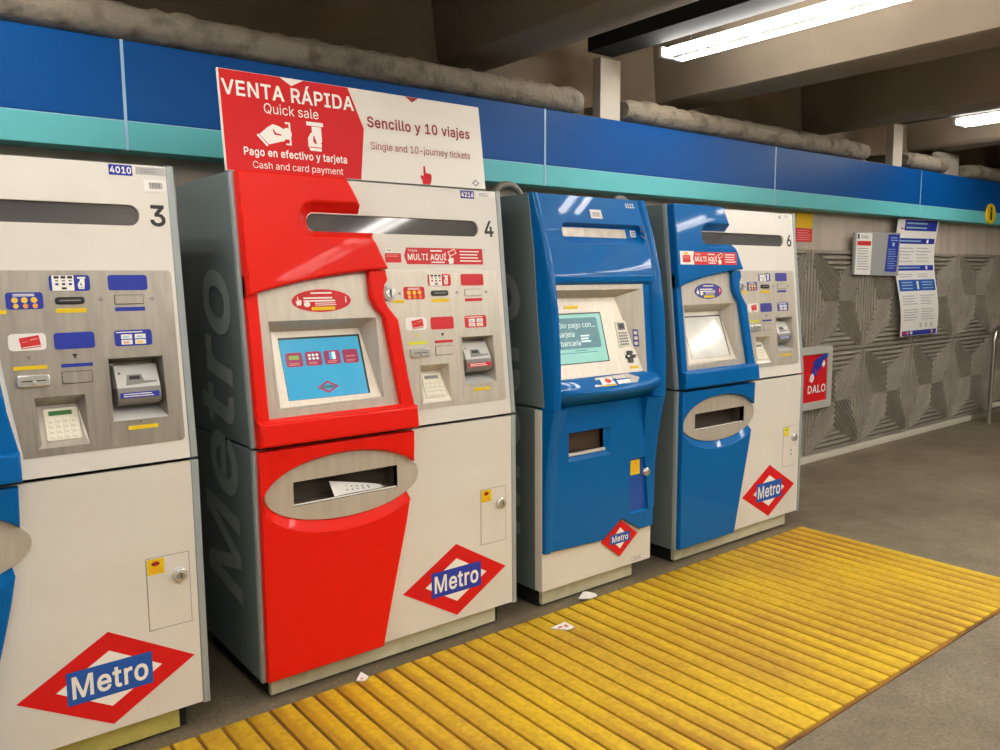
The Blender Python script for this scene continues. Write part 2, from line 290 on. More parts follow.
GLYPH = {' ':[92,[]],'-':[223,[[166,120,166,92,56,92,56,120]]],'.':[92,[[47,-2,41,-1,36,1,31,4,27,9,25,14,24,20,25,26,27,31,31,36,36,40,41,42,47,43,53,42,58,40,63,36,66,31,69,26,69,20,69,14,66,9,63,4,58,1,53,-1]]],'0':[223,[[111,-3,94,-2,78,3,64,12,52,23,42,38,34,56,28,76,25,99,23,125,25,150,28,174,34,194,42,212,52,226,64,238,78,247,94,252,111,253,129,252,145,247,159,238,171,226,181,212,189,194,195,174,198,150,199,125,198,99,195,76,189,56,181,38,171,23,159,12,145,3,129,-2],[111,24,123,26,133,30,143,36,151,45,157,57,162,71,166,87,168,105,169,125,168,145,166,163,162,179,157,193,151,205,143,214,133,221,123,225,111,226,100,225,89,221,80,214,72,205,66,193,60,179,57,163,54,145,54,125,54,105,57,87,60,71,66,57,72,45,80,36,89,30,100,26]]],'1':[223,[[38,0,38,27,192,27,192,0],[136,250,136,0,104,0,104,220,42,176,42,210,97,250]]],'2':[223,[[31,0,31,23,124,122,132,131,139,139,144,146,149,153,153,160,155,168,157,175,157,183,157,191,155,199,151,206,147,212,141,217,134,221,127,224,119,225,110,226,101,225,92,223,85,220,78,215,73,210,68,203,65,196,63,187,62,178,32,178,33,192,37,205,42,217,50,228,59,237,70,244,83,249,96,252,111,253,125,252,138,249,150,244,161,237,170,229,177,219,183,208,186,196,187,183,187,174,185,165,182,156,178,147,172,137,165,127,156,116,145,103,131,88,75,30,191,28,191,0]]],'3':[223,[[107,-3,92,-2,78,0,65,5,53,11,43,19,34,28,28,39,24,51,21,65,54,65,55,57,58,49,62,43,68,37,74,33,81,29,89,27,98,25,107,24,117,25,127,27,135,30,143,34,149,39,155,46,159,53,161,62,162,71,161,80,159,88,155,96,150,104,143,110,135,115,125,119,113,121,99,122,77,122,77,147,141,220,34,222,34,250,183,250,183,226,104,137,104,142,121,143,137,140,152,136,164,129,174,120,182,109,188,98,192,85,193,71,192,57,188,44,182,32,174,22,164,13,152,6,138,1,123,-2]]],'4':[223,[[19,52,19,78,121,250,153,250,53,82,203,80,203,52],[138,0,138,156,168,156,168,0]]],'5':[223,[[109,-3,94,-2,81,1,69,5,58,12,48,20,41,30,35,40,31,52,29,64,60,64,61,57,64,50,68,44,73,38,78,33,85,30,93,27,100,25,109,24,118,25,127,28,136,32,143,37,149,44,154,51,158,60,160,69,161,80,160,90,158,100,154,109,149,117,143,123,135,129,126,133,117,135,107,136,99,136,90,134,82,132,75,129,68,125,63,121,33,124,47,250,180,250,180,222,74,222,66,148,73,153,80,156,87,160,95,162,104,163,113,164,124,163,134,161,144,158,154,153,162,147,170,140,176,132,182,123,186,114,189,103,191,92,192,80,191,65,187,50,181,37,173,25,163,16,152,7,139,1,124,-2]]],'6':[223,[[111,-3,96,-2,82,1,70,7,59,15,49,25,42,37,36,50,32,64,31,80,32,92,35,104,39,117,46,132,55,148,67,167,124,250,158,250,74,128,74,133,77,137,81,141,86,145,91,148,96,151,102,153,109,154,115,154,130,153,143,150,155,145,166,138,174,129,182,118,187,106,190,92,191,77,190,62,186,48,181,36,173,24,163,15,152,7,140,1,126,-2],[111,24,121,25,129,27,137,31,144,36,150,42,154,50,158,58,160,67,161,77,160,87,158,96,154,105,150,112,144,118,137,124,129,127,121,130,111,130,102,130,93,127,85,124,78,119,73,112,68,105,64,97,62,88,61,78,62,68,64,58,68,50,73,42,78,36,85,31,93,27,102,25]]],'A':[236,[[8,0,99,250,136,250,228,0,194,0,141,149,138,159,130,183,125,198,114,235,120,235,115,215,109,197,105,182,94,149,42,0],[54,70,54,98,182,98,182,70]]],'C':[251,[[131,-3,111,-2,91,4,74,12,58,24,45,39,34,57,26,77,21,100,20,125,21,150,26,173,34,193,45,211,58,226,74,238,91,246,111,252,131,253,144,253,156,251,167,248,178,244,188,238,198,232,206,224,214,215,220,206,225,195,230,184,232,171,201,171,198,179,195,187,191,194,187,200,181,206,176,210,169,215,162,218,155,221,147,223,139,224,131,224,117,223,103,219,90,212,79,204,69,192,61,179,56,163,52,145,51,125,52,105,56,87,61,71,69,58,79,46,90,38,103,31,117,27,131,26,139,26,147,28,155,29,162,32,169,35,176,40,181,44,187,50,191,56,195,63,198,71,201,79,232,79,230,67,226,55,220,45,214,35,206,26,198,19,188,12,178,7,167,2,156,-1,144,-3]]],'D':[247,[[108,0,47,0,47,28,106,28,125,29,142,33,156,40,168,49,179,60,186,73,192,89,195,106,196,126,195,145,192,162,186,177,179,190,169,202,157,210,143,217,127,221,109,222,46,222,46,250,111,250,134,248,155,243,173,235,189,224,202,209,213,192,221,172,225,150,227,126,225,101,221,78,213,58,202,41,189,27,172,15,153,7,132,2],[61,250,61,0,30,0,30,250]]],'E':[206,[[30,0,30,250,183,250,183,222,61,222,61,140,175,140,175,112,61,112,61,28,184,28,184,0]]],'I':[148,[[15,0,15,28,58,28,58,222,15,222,15,250,132,250,132,222,90,222,90,28,132,28,132,0]]],'L':[193,[[30,0,30,250,61,250,61,28,178,28,178,0]]],'M':[309,[[30,0,30,250,74,250,158,24,151,24,234,250,279,250,279,0,248,0,249,225,250,217,168,0,141,0,55,225,58,225,60,0]]],'N':[257,[[30,0,30,250,67,250,195,44,199,36,203,27,199,26,198,35,197,44,197,53,196,250,228,250,228,0,190,0,99,143,53,222,59,223,61,0]]],'O':[262,[[131,-3,111,-2,91,4,74,12,58,24,45,39,34,57,26,77,21,100,20,125,21,150,26,173,34,193,45,211,58,226,74,238,91,246,111,252,131,253,152,252,171,246,189,238,204,226,217,211,228,193,236,173,241,150,242,125,241,100,236,77,228,57,217,39,204,24,189,12,171,4,152,-2],[131,26,146,27,159,31,172,37,183,46,193,57,201,71,207,87,210,105,211,125,210,145,207,163,201,179,193,193,183,204,172,213,159,219,146,223,131,224,117,223,103,219,91,213,79,204,70,193,62,179,56,163,52,145,51,125,52,105,56,87,62,71,70,57,79,46,91,37,103,31,117,27]]],'P':[218,[[30,0,30,250,116,250,134,249,150,245,163,240,175,232,184,222,192,211,197,199,200,185,201,171,200,156,197,143,192,130,184,119,175,110,163,102,150,96,134,92,116,91,54,91,54,119,114,119,127,120,137,122,146,126,153,131,159,137,164,144,167,152,169,161,169,171,169,180,167,189,164,197,159,204,153,211,146,216,137,219,126,221,114,222,61,222,61,0]]],'Q':[262,[[120,78,154,78,182,42,189,32,230,-23,197,-23],[131,-3,111,-2,91,4,74,12,58,24,45,39,34,57,26,77,21,100,20,125,21,150,26,173,34,193,45,211,58,226,74,238,91,246,111,252,131,253,152,252,171,246,189,238,204,226,217,211,228,193,236,173,241,150,242,125,241,100,236,77,228,57,217,39,204,24,189,12,171,4,152,-2],[131,26,146,27,159,31,172,37,183,46,193,57,201,71,207,87,210,105,211,125,210,145,207,163,201,179,193,193,183,204,172,213,159,219,146,223,131,224,117,223,103,219,91,213,79,204,70,193,62,179,56,163,52,145,51,125,52,105,56,87,62,71,70,57,79,46,91,37,103,31,117,27]]],'R':[221,[[30,0,30,250,116,250,134,249,150,246,164,240,175,233,185,224,192,213,197,201,200,187,201,173,200,159,197,145,192,133,185,123,175,114,164,107,150,101,134,98,116,97,47,97,47,125,115,125,127,126,137,128,146,131,154,136,160,141,164,148,167,155,169,164,170,173,169,183,167,191,164,199,160,206,154,211,146,216,137,219,127,221,114,222,61,222,61,0],[173,0,113,113,149,113,210,0]]],'S':[219,[[110,-4,93,-3,77,0,63,5,50,11,40,20,31,30,25,41,21,53,19,67,51,67,53,58,56,50,61,43,67,37,74,33,82,29,91,26,100,25,110,24,121,25,131,27,141,30,149,34,156,39,162,45,166,52,169,60,170,68,169,76,167,82,163,88,158,93,152,97,145,101,138,104,129,107,120,109,90,118,71,124,55,132,42,142,33,154,27,167,26,183,27,197,31,209,37,220,45,230,56,238,68,245,81,249,96,252,112,253,127,252,142,249,155,245,167,238,177,230,185,220,191,210,195,198,197,186,166,186,163,197,157,207,148,215,137,221,125,224,111,225,100,225,91,223,82,220,75,216,68,211,63,206,60,199,57,192,57,185,57,177,60,170,64,164,70,159,76,155,83,151,90,149,98,146,104,144,130,137,137,135,145,133,153,130,161,126,169,122,176,117,183,111,189,105,194,97,198,89,200,79,201,68,199,55,196,43,190,31,182,21,171,12,159,5,144,0,128,-3]]],'T':[220,[[16,222,16,250,205,250,205,222,126,222,126,0,95,0,95,222]]],'U':[254,[[127,-4,108,-3,91,1,76,8,62,16,51,27,42,39,35,53,31,69,30,85,30,250,61,250,61,88,62,76,65,65,69,56,75,47,83,39,92,33,102,29,114,26,127,25,140,26,152,29,163,33,172,39,179,47,185,56,189,65,192,76,193,88,193,250,225,250,225,85,223,69,219,53,213,39,203,27,192,16,179,8,163,1,146,-3]]],'V':[236,[[100,0,8,250,41,250,98,92,106,68,111,52,122,15,115,15,121,35,126,53,131,68,194,250,228,250,137,0]]],'a':[191,[[79,-4,67,-3,56,-1,46,2,37,8,30,14,23,22,19,31,16,41,15,53,16,63,18,72,21,79,26,85,32,91,38,95,45,98,53,101,62,104,70,105,79,107,88,108,115,111,121,112,126,114,130,115,133,118,135,121,135,125,135,134,133,140,131,146,128,151,123,155,118,158,112,161,104,162,96,163,88,162,80,161,73,158,67,155,62,152,58,148,54,144,51,139,49,135,20,143,25,154,31,163,39,170,47,176,56,181,65,184,75,187,85,188,95,189,102,189,110,188,117,186,125,184,133,181,140,177,147,172,153,165,158,157,162,148,165,137,165,123,165,0,136,0,136,26,131,21,128,17,124,12,119,8,113,4,106,1,98,-2,89,-4],[84,22,94,23,104,25,112,29,119,34,125,39,129,46,133,53,135,60,135,68,135,93,134,92,131,91,128,89,123,88,119,87,79,81,72,80,66,78,60,75,55,72,51,68,48,64,46,58,45,52,46,45,47,40,50,35,54,32,58,28,64,26,70,24,77,23]]],'b':[209,[[113,-4,102,-3,93,-1,85,2,78,6,72,10,68,15,64,20,61,25,58,29,55,29,55,0,26,0,26,250,56,250,56,157,61,161,64,165,68,170,72,175,78,179,84,183,92,186,102,188,113,189,128,188,141,184,154,177,165,168,174,157,182,144,187,129,191,112,192,93,191,74,187,57,182,42,174,28,165,17,154,8,141,1,128,-3],[108,23,119,24,129,27,137,32,145,39,151,47,155,57,159,68,161,80,161,93,161,106,159,118,155,128,151,138,145,146,137,153,129,158,119,161,108,162,97,161,88,158,79,153,72,147,66,139,61,129,58,118,56,106,55,93,56,80,58,68,61,57,66,47,72,39,79,32,88,27,97,24]]],'c':[194,[[102,-4,86,-3,71,1,57,8,46,17,36,28,28,42,22,57,18,74,17,92,18,111,22,128,28,143,36,156,46,168,57,177,71,184,86,188,102,189,111,189,119,187,128,185,136,183,143,179,150,175,156,170,162,164,167,158,171,151,175,144,178,136,149,129,147,133,145,138,143,142,140,146,136,149,133,153,128,155,124,158,119,160,114,161,108,162,102,162,90,161,80,158,71,152,64,145,58,137,53,127,50,116,48,104,47,92,48,80,50,69,53,58,58,48,64,39,71,32,80,27,90,24,102,23,108,23,114,24,119,25,124,27,129,30,133,32,137,36,140,39,143,44,146,48,148,53,149,58,178,50,176,42,172,35,168,28,163,21,157,16,151,10,144,6,136,3,128,0,120,-2,111,-4]]],'d':[209,[[96,-4,81,-3,67,1,55,8,44,17,34,28,27,42,21,57,18,74,17,93,18,112,21,129,27,144,35,157,44,168,55,177,67,184,81,188,96,189,107,188,116,186,124,183,131,179,137,175,141,170,145,165,148,161,151,157,153,250,183,250,183,0,154,0,154,29,151,29,148,25,145,20,141,15,136,10,131,6,124,2,116,-1,107,-3],[101,23,111,24,121,27,129,32,137,39,142,47,147,57,151,68,153,80,153,93,153,106,151,118,147,129,143,139,137,147,129,153,121,158,111,161,101,162,89,161,80,158,71,153,64,146,58,138,53,128,50,118,48,106,47,93,48,80,50,68,53,57,58,47,64,39,71,32,80,27,90,24]]],'e':[198,[[104,-4,87,-3,71,1,57,8,45,17,35,28,27,42,21,57,18,74,17,92,18,110,21,127,27,142,35,156,45,167,57,177,70,183,85,188,101,189,111,188,121,187,131,184,140,180,149,174,157,168,164,159,170,150,176,139,179,126,182,111,182,95,182,83,37,83,37,109,166,109,152,99,152,111,150,122,146,132,142,141,136,148,129,154,121,159,111,161,101,162,90,161,80,159,72,154,65,148,58,141,54,132,50,123,48,114,47,104,47,87,48,74,50,62,54,52,60,43,66,36,74,30,83,26,93,23,104,23,112,23,118,24,125,26,130,28,136,32,140,36,144,40,148,46,150,52,179,45,176,35,171,27,165,19,157,13,149,7,139,2,128,-1,117,-3]]],'f':[125,[[112,186,112,161,3,161,3,186],[40,0,40,212,40,222,43,231,47,239,52,245,59,251,66,255,75,258,83,260,92,260,99,260,104,260,109,259,113,258,117,257,119,256,112,230,108,231,106,232,103,232,99,233,96,233,87,232,81,230,76,226,72,221,70,214,70,206,70,0]]],'g':[209,[[102,-74,89,-73,77,-72,66,-69,56,-65,48,-60,40,-54,34,-48,29,-41,25,-34,50,-20,53,-24,56,-28,60,-32,64,-37,70,-40,76,-43,83,-46,92,-47,102,-48,116,-47,128,-43,139,-37,147,-28,151,-17,153,-3,153,34,148,29,145,25,141,20,136,16,131,12,124,8,116,5,107,3,96,2,81,4,68,7,55,13,44,21,35,32,27,44,21,59,18,75,17,94,18,112,21,129,27,144,35,157,44,168,55,177,68,184,81,188,96,189,107,188,117,186,125,183,131,179,137,175,142,170,145,165,149,161,151,157,154,186,183,186,183,-4,182,-20,178,-33,172,-44,164,-54,154,-61,143,-67,130,-71,116,-73],[101,29,111,30,121,33,130,37,137,43,143,50,147,59,151,70,153,82,154,95,153,107,151,119,147,130,143,139,137,147,130,153,121,158,112,161,101,162,90,161,80,158,71,153,64,146,58,138,53,129,50,118,48,107,47,95,48,82,50,71,53,60,58,51,64,43,71,37,80,33,90,30]]],'h':[202,[[56,111,56,0,26,0,26,250,56,250,56,141,50,141,57,157,65,169,75,178,86,184,98,188,112,189,124,188,135,185,145,181,154,175,161,167,167,158,172,146,175,133,176,118,176,0,145,0,145,116,144,129,140,140,134,150,126,156,115,160,103,162,95,161,86,159,79,156,72,151,67,146,62,139,59,131,57,122]]],'i':[82,[[26,0,26,186,56,186,56,0],[41,218,36,218,31,220,26,223,23,228,21,232,20,237,21,243,23,247,26,252,31,255,36,257,41,257,47,257,52,255,56,252,59,247,61,243,62,237,61,232,59,228,56,223,52,220,47,218]]],'j':[82,[[26,186,56,186,56,-15,55,-26,53,-36,50,-44,45,-52,39,-58,32,-64,23,-67,13,-69,2,-70,-5,-70,-5,-43,1,-43,9,-42,15,-39,20,-35,23,-30,25,-23,26,-14],[41,218,36,218,31,220,26,223,23,228,21,232,20,237,21,243,23,247,26,252,31,255,36,257,41,257,46,257,51,255,56,252,59,247,61,243,62,237,61,232,59,228,56,223,51,220,46,218]]],'k':[187,[[54,67,54,104,59,104,140,186,177,186,90,98,87,98],[26,0,26,250,56,250,56,0],[144,0,73,91,94,112,183,0]]],'l':[93,[[68,-1,55,0,45,4,36,10,30,18,27,29,26,41,26,250,56,250,56,48,56,41,57,35,59,31,62,28,66,26,72,26,77,26,80,26,83,27,89,1,86,1,79,0,76,-1,72,-1]]],'m':[300,[[26,0,26,186,55,186,55,145,56,155,60,163,65,170,71,176,77,181,85,185,92,188,100,189,108,190,121,188,132,184,141,177,149,168,154,157,158,145,154,145,156,154,160,162,166,169,172,175,179,180,187,184,196,187,205,189,215,190,225,189,235,187,244,183,253,177,260,170,266,161,270,151,273,139,274,125,274,0,244,0,244,125,242,137,239,147,232,154,224,159,215,161,206,162,198,162,190,160,184,157,178,153,173,148,170,143,167,136,165,129,165,121,165,0,135,0,135,128,134,137,130,146,124,153,117,158,108,161,98,162,91,162,84,160,77,157,71,153,66,148,62,142,59,135,57,126,56,117,56,0]]],'n':[201,[[56,111,56,0,26,0,26,186,55,186,55,141,50,141,57,157,65,169,75,178,86,184,98,188,112,189,124,188,135,185,145,181,154,175,161,167,167,158,172,146,175,133,176,118,176,0,145,0,145,116,144,129,140,140,134,150,126,156,115,160,103,162,95,161,86,159,79,156,72,151,67,146,62,139,59,131,57,122]]],'o':[204,[[102,-4,86,-3,71,1,57,8,46,17,36,28,28,42,22,57,18,74,17,92,18,111,22,128,28,143,36,156,46,168,57,177,71,184,86,188,102,189,118,188,133,184,147,177,159,168,169,156,177,143,183,128,186,111,187,92,186,74,183,57,177,42,169,28,159,17,147,8,133,1,118,-3],[102,23,114,24,124,27,133,32,140,39,146,48,151,58,154,69,156,80,157,92,156,104,154,116,151,127,146,137,140,145,133,152,124,158,114,161,102,162,90,161,80,158,71,152,64,145,58,137,53,127,50,116,48,104,47,92,48,80,50,69,53,58,58,48,64,39,71,32,80,27,90,24]]],'p':[209,[[26,-70,26,186,55,186,55,157,58,157,61,161,64,165,67,170,72,175,78,179,84,183,92,186,102,188,113,189,128,188,141,184,154,177,165,168,174,157,182,144,187,129,191,112,192,93,191,74,187,57,182,42,174,28,165,17,154,8,141,1,128,-3,113,-4,102,-3,93,-1,85,2,78,6,72,10,68,15,64,20,61,25,58,29,56,-70],[108,23,119,24,129,27,137,32,145,39,151,47,155,57,159,68,161,80,161,93,161,106,159,118,155,128,151,138,145,146,137,153,129,158,119,161,108,162,97,161,88,158,79,153,72,147,66,139,61,129,58,118,56,106,55,93,56,80,58,68,61,57,66,47,72,39,79,32,88,27,97,24]]],'r':[127,[[26,0,26,186,55,186,55,158,61,167,67,174,75,180,84,185,94,188,105,189,110,189,120,189,120,158,116,159,109,160,106,160,102,160,93,159,85,158,78,155,72,150,66,145,62,139,59,132,57,125,56,116,56,0]]],'s':[179,[[89,-4,77,-3,66,-1,55,2,46,6,37,12,30,19,25,27,20,36,17,46,46,52,49,43,54,35,61,30,69,26,78,23,89,22,101,23,112,26,120,31,127,37,130,43,132,51,131,57,129,62,125,67,119,71,113,74,104,76,73,84,58,88,45,95,35,102,29,111,24,122,23,135,24,145,27,154,32,163,39,170,47,177,57,182,67,186,79,188,92,189,104,188,115,186,125,183,133,179,141,173,147,167,152,159,156,151,159,142,132,136,129,143,125,149,119,155,112,160,103,163,92,163,82,163,72,160,64,156,58,150,55,144,53,136,54,130,57,124,61,120,67,116,75,112,84,110,113,103,128,98,141,92,151,84,157,75,161,64,163,52,162,42,159,32,154,23,147,15,138,9,128,3,116,-1,103,-3]]],'t':[112,[[100,186,100,161,3,161,3,186],[32,232,62,232,62,48,62,41,64,35,67,30,71,27,77,25,84,24,88,25,97,26,105,1,102,0,98,-1,94,-1,90,-2,87,-2,83,-2,68,-1,55,4,45,10,38,20,33,32,32,46]]],'u':[202,[[90,-3,78,-2,67,1,56,5,48,11,40,19,34,29,29,40,27,53,26,68,26,186,56,186,56,71,57,57,61,46,67,37,76,30,86,26,98,25,107,25,115,27,122,30,129,35,135,41,139,48,143,56,145,65,145,75,145,186,176,186,176,0,146,0,146,45,151,45,144,29,136,17,126,8,115,2,103,-1]]],'v':[191,[[80,0,9,186,41,186,81,76,85,65,89,54,92,43,101,10,90,10,94,21,97,32,103,54,106,65,110,76,150,186,183,186,111,0]]],'y':[191,[[23,-68,30,-42,41,-44,46,-44,51,-44,56,-42,60,-40,64,-36,68,-32,71,-25,74,-17,80,-1,9,186,41,186,81,76,85,65,89,54,95,32,98,21,101,10,90,10,103,54,106,65,110,76,150,186,183,186,100,-29,96,-38,92,-46,87,-53,81,-58,75,-63,68,-67,61,-69,53,-71,45,-71,40,-71,36,-71,32,-70,28,-70]]],'Á':[236,[[8,0,99,250,136,250,228,0,194,0,141,149,138,159,130,183,125,198,114,235,120,235,115,215,109,197,105,182,94,149,42,0],[54,70,54,98,182,98,182,70],[105,274,128,324,162,324,129,274]]],'Í':[148,[[15,0,15,28,58,28,58,222,15,222,15,250,132,250,132,222,90,222,90,28,132,28,132,0],[61,274,84,324,118,324,85,274]]],'ó':[204,[[102,-4,86,-3,71,1,57,8,46,17,36,28,28,42,22,57,18,74,17,92,18,111,22,128,28,143,36,156,46,168,57,177,71,184,86,188,102,189,118,188,133,184,147,177,159,168,169,156,177,143,183,128,186,111,187,92,186,74,183,57,177,42,169,28,159,17,147,8,133,1,118,-3],[102,23,114,24,124,27,133,32,140,39,146,48,151,58,154,69,156,80,157,92,156,104,154,116,151,127,146,137,140,145,133,152,124,158,114,161,102,162,90,161,80,158,71,152,64,145,58,137,53,127,50,116,48,104,47,92,48,80,50,69,53,58,58,48,64,39,71,32,80,27,90,24],[89,211,112,260,146,260,113,211]]]}
_gl = {}
def _wind(p, lps):
    w = 0
    for l in lps:
        for i in range(len(l)):
            (x0, y0), (x1, y1) = l[i - 1], l[i]
            if (y0 <= p[1]) != (y1 <= p[1]):
                if x0 + (x1 - x0) * (p[1] - y0) / (y1 - y0) > p[0]: w += 1 if y1 > y0 else -1
    return w
def _glyph(ch, bold):
    """grotesque letter shapes drawn as outlines, cap height 1, filled where the outlines wind"""
    key = (ch, bold)
    if key in _gl: return _gl[key]
    adv, raw = GLYPH[ch]
    lps = [[(q[i] / 250, q[i + 1] / 250) for i in range(0, len(q), 2)] for q in raw]
    if bold: lps = [offset(l, -.036) for l in lps]; adv += 16
    vs, fs = [], []
    if lps:
        pts = [Vector(p) for l in lps for p in l]; ed = []; b0 = 0
        for l in lps:
            ed += [(b0 + k, b0 + (k + 1) % len(l)) for k in range(len(l))]; b0 += len(l)
        v2, _, f2, *_r = delaunay_2d_cdt(pts, ed, [], 0, 1e-5)
        vs = [tuple(p) for p in v2]
        for f in f2:
            a, b, c = (vs[k] for k in f)
            if _wind(((a[0] + b[0] + c[0]) / 3, (a[1] + b[1] + c[1]) / 3), lps):
                w = (b[0] - a[0]) * (c[1] - a[1]) - (b[1] - a[1]) * (c[0] - a[0])
                if abs(w) > 1e-9: fs.append(list(f) if w > 0 else list(f)[::-1])
        used = sorted({k for f in fs for k in f}); ix = {k: n for n, k in enumerate(used)}
        vs = [vs[k] for k in used]; fs = [[ix[k] for k in f] for f in fs]
    _gl[key] = (vs, fs, adv / 250); return _gl[key]
def glyphs(txt, bold, shear):
    vs, fs, x = [], [], 0
    for ch in txt:
        v, f, a = _glyph(ch, bold); b0 = len(vs)
        vs += [(x + p[0] + shear * p[1], p[1]) for p in v]; fs += [[b0 + k for k in q] for q in f]; x += a
    return vs, fs, min(p[0] for p in vs), max(p[0] for p in vs)

def rr(u0, v0, u1, v1, r=0, seg=4):
    if r <= 0: return [(u0, v0), (u1, v0), (u1, v1), (u0, v1)]
    o = []
    for cx, cy, a in ((u1 - r, v0 + r, -90), (u1 - r, v1 - r, 0), (u0 + r, v1 - r, 90), (u0 + r, v0 + r, 180)):
        for i in range(seg + 1):
            t = math.radians(a + 90 * i / seg); o.append((cx + r * math.cos(t), cy + r * math.sin(t)))
    return o
def ell(cx, cy, a, b, k=40): return [(cx + a * math.cos(2 * math.pi * i / k), cy + b * math.sin(2 * math.pi * i / k)) for i in range(k)]

def tag(o, label=None, cat=None, group=None, kind=None):
    if label: o['label'] = label
    if cat: o['category'] = cat
    if group: o['group'] = group
    if kind: o['kind'] = kind
    return o
def empty(name, loc, label, cat, group=None):
    o = bpy.data.objects.new(name, None); o.location = loc; o.empty_display_size = .2; COL.objects.link(o)
    return tag(o, label, cat, group)

# ------------------------------------------------------------------ the setting
YF = 2.80      # front plane of the ticket machines
WX = lambda u, v, n: (u, -n, v)          # wall-parallel frame (front faces the hall)
def struct(mb, name, **k): return tag(mb.build(name, **k), kind='structure')
b = MB(); b.box((-6, -6, -.2), (16, 4.2, 0), M['floor']); struct(b, 'floor')
b = MB(); b.box((-6, -6, 3.3), (16, 4.2, 3.5), M['concrete']); struct(b, 'ceiling')
b = MB(); b.box((-6, 3.75, 0), (16, 4.2, 2.58), M['wall']); struct(b, 'wall_back')
b = MB(); b.box((-6, 4.07, 2.58), (16, 4.2, 3.3), M['concrete']); struct(b, 'wall_upper')
b = MB(); b.box((-6.2, -6, 0), (-6, 4.2, 3.3), M['wall']); struct(b, 'wall_left')
b = MB(); b.box((16, -6, 0), (16.2, 4.2, 3.3), M['wall']); struct(b, 'wall_right')
b = MB(); b.box((-6, -6.2, 0), (16, -6, 3.3), M['wall']); struct(b, 'wall_front')
BX = [(-5.03, -4.65), (-3.13, -2.75), (-1.23, -.85), (.67, 1.05), (2.76, 3.14), (4.66, 5.05), (6.56, 6.90), (8.46, 8.82), (10.36, 10.72), (12.26, 12.6), (14.1, 14.5)]
for x0, x1 in BX:                         # downstand beams, a soft arris on each lower edge
    b = MB()
    prof = [(x0 - .05, 3.30), (x0 - .004, 2.86), (x0 + .012, 2.832), (x0 + .04, 2.82), (x1 - .04, 2.82), (x1 - .012, 2.832), (x1 + .004, 2.86), (x1 + .05, 3.30)]
    rows = []
    for i in range(30):
        y = -6 + i * (10.07 / 29); j = [random.uniform(-.004, .004) for _ in prof]
        rows.append([(p[0] + j[q], y, p[1] + (j[q] if p[1] < 3 else 0)) for q, p in enumerate(prof)])
    b.rows(rows, M['soffit']); struct(b, 'ceiling_beam')
# fascia: blue panels with a teal lower strip
SE = [-5.95, -3.61, -1.347, .914, 3.175, 5.465, 7.79, 10.1, 12.4, 14.7]
for i, (x0, x1) in enumerate(zip(SE, SE[1:])):
    b = MB(); b.box((x0 + .004, 3.60, 2.225), (x1 - .004, 3.74, 2.54), M['fascia'], ch=.006)
    o = struct(b, 'trim_%d' % (i + 1))
    b = MB(); b.box((x0 + .004, 3.60, 2.107), (x1 - .004, 3.74, 2.223), M['teal'], ch=.004); b.build('teal_strip', o)
    b = MB(); b.box((x1 - .006, 3.598, 2.107), (x1 + .006, 3.72, 2.541), M['seam']); b.build('joint_strip', o)
    b = MB(); b.box((x0, 3.603, 2.2215), (x1, 3.72, 2.2265), M['seam']); b.build('divider_strip', o)
# rough plastered ledge along the top of the lower wall
def ledge(x0, x1):
    b = MB(); rows = []; n = int((x1 - x0) / .045)
    base = [(4.10, 2.565), (3.69, 2.565), (3.655, 2.585), (3.635, 2.615), (3.63, 2.65), (3.645, 2.685), (3.675, 2.708), (3.72, 2.715), (3.8, 2.712), (4.10, 2.71)]
    ca, cb = 3.75, 2.64
    for i in range(n + 1):
        x = x0 + (x1 - x0) * i / n; e = min(i, n - i)
        sh = {0: .72, 1: .93}.get(e, 1); r = []
        for k, (y, z) in enumerate(base):
            j = random.uniform(-.003, .003) if 1 < k < 9 else 0
            rag = random.uniform(-.014, .004) if k in (6, 7) else 0
            if k in (0, 9): r.append((x, y, z))
            else: r.append((x, ca + (y - ca) * sh + j, cb + (z - cb) * sh + j + rag))
        rows.append(r)
    b.rows(rows, M['plaster']); return b
for i, (x0, x1) in enumerate([(-5.9, 3.55), (3.94, 6.97), (7.66, 8.5), (9.06, 12), (12.3, 15.9)]):
    struct(ledge(x0, x1), 'trim_%d' % (20 + i), angle=60)
b = MB(); b.box((4.6, 3.695, 0), (9.45, 3.75, .056), M['trunk'], ch=.006); struct(b, 'baseboard_back')
b = MB(); b.box((9.46, 3.71, 0), (12.4, 3.75, .056), M['relief'], ch=.006); struct(b, 'baseboard_right')

for x0, x1, y0, lab in [(3.72, 3.90, 3.70, 'off-white square post above the blue fascia beneath the near end of the lit lamp'),
                        (7.44, 7.61, 3.70, 'narrow off-white post above the blue fascia further along beneath the beam'),
                        (8.58, 9.03, 3.80, 'wide beige stub column above the blue fascia near the right edge of the photo')]:
    b = MB(); zt = 2.80 if x0 > 8 else 2.93
    b.box((x0, y0, 2.52), (x1, y0 + .07, zt), M['post'], ch=.004)
    o = b.build('support_post'); tag(o, lab, 'post')
# steel channels that carry the lamps
for x, lab in [(3.74, 'dark steel channel beside the lit fluorescent lamp below the concrete beams'),
               (7.54, 'dark steel channel carrying the far fluorescent lamp at the right edge'), (-.11, 'dark steel channel above the hall left of the photograph')]:
    b = MB(); w = .22
    b.box((x - w / 2, -5, 2.95), (x + w / 2, 3.72, 2.965), M['traygreen'])
    b.box((x - w / 2, -5, 2.965), (x - w / 2 + .012, 3.72, 3.06), M['traygreen'])
    b.box((x + w / 2 - .012, -5, 2.965), (x + w / 2, 3.72, 3.06), M['traygreen'])
    o = b.build('steel_channel'); tag(o, lab, 'steel channel')
    for y in (-4, -1.5, 1, 3.2):
        b = MB(); b.tube([(x, y, 2.965), (x, y, 3.3)], .006, M['traygreen'], 6); b.build('hanger_rod', o)

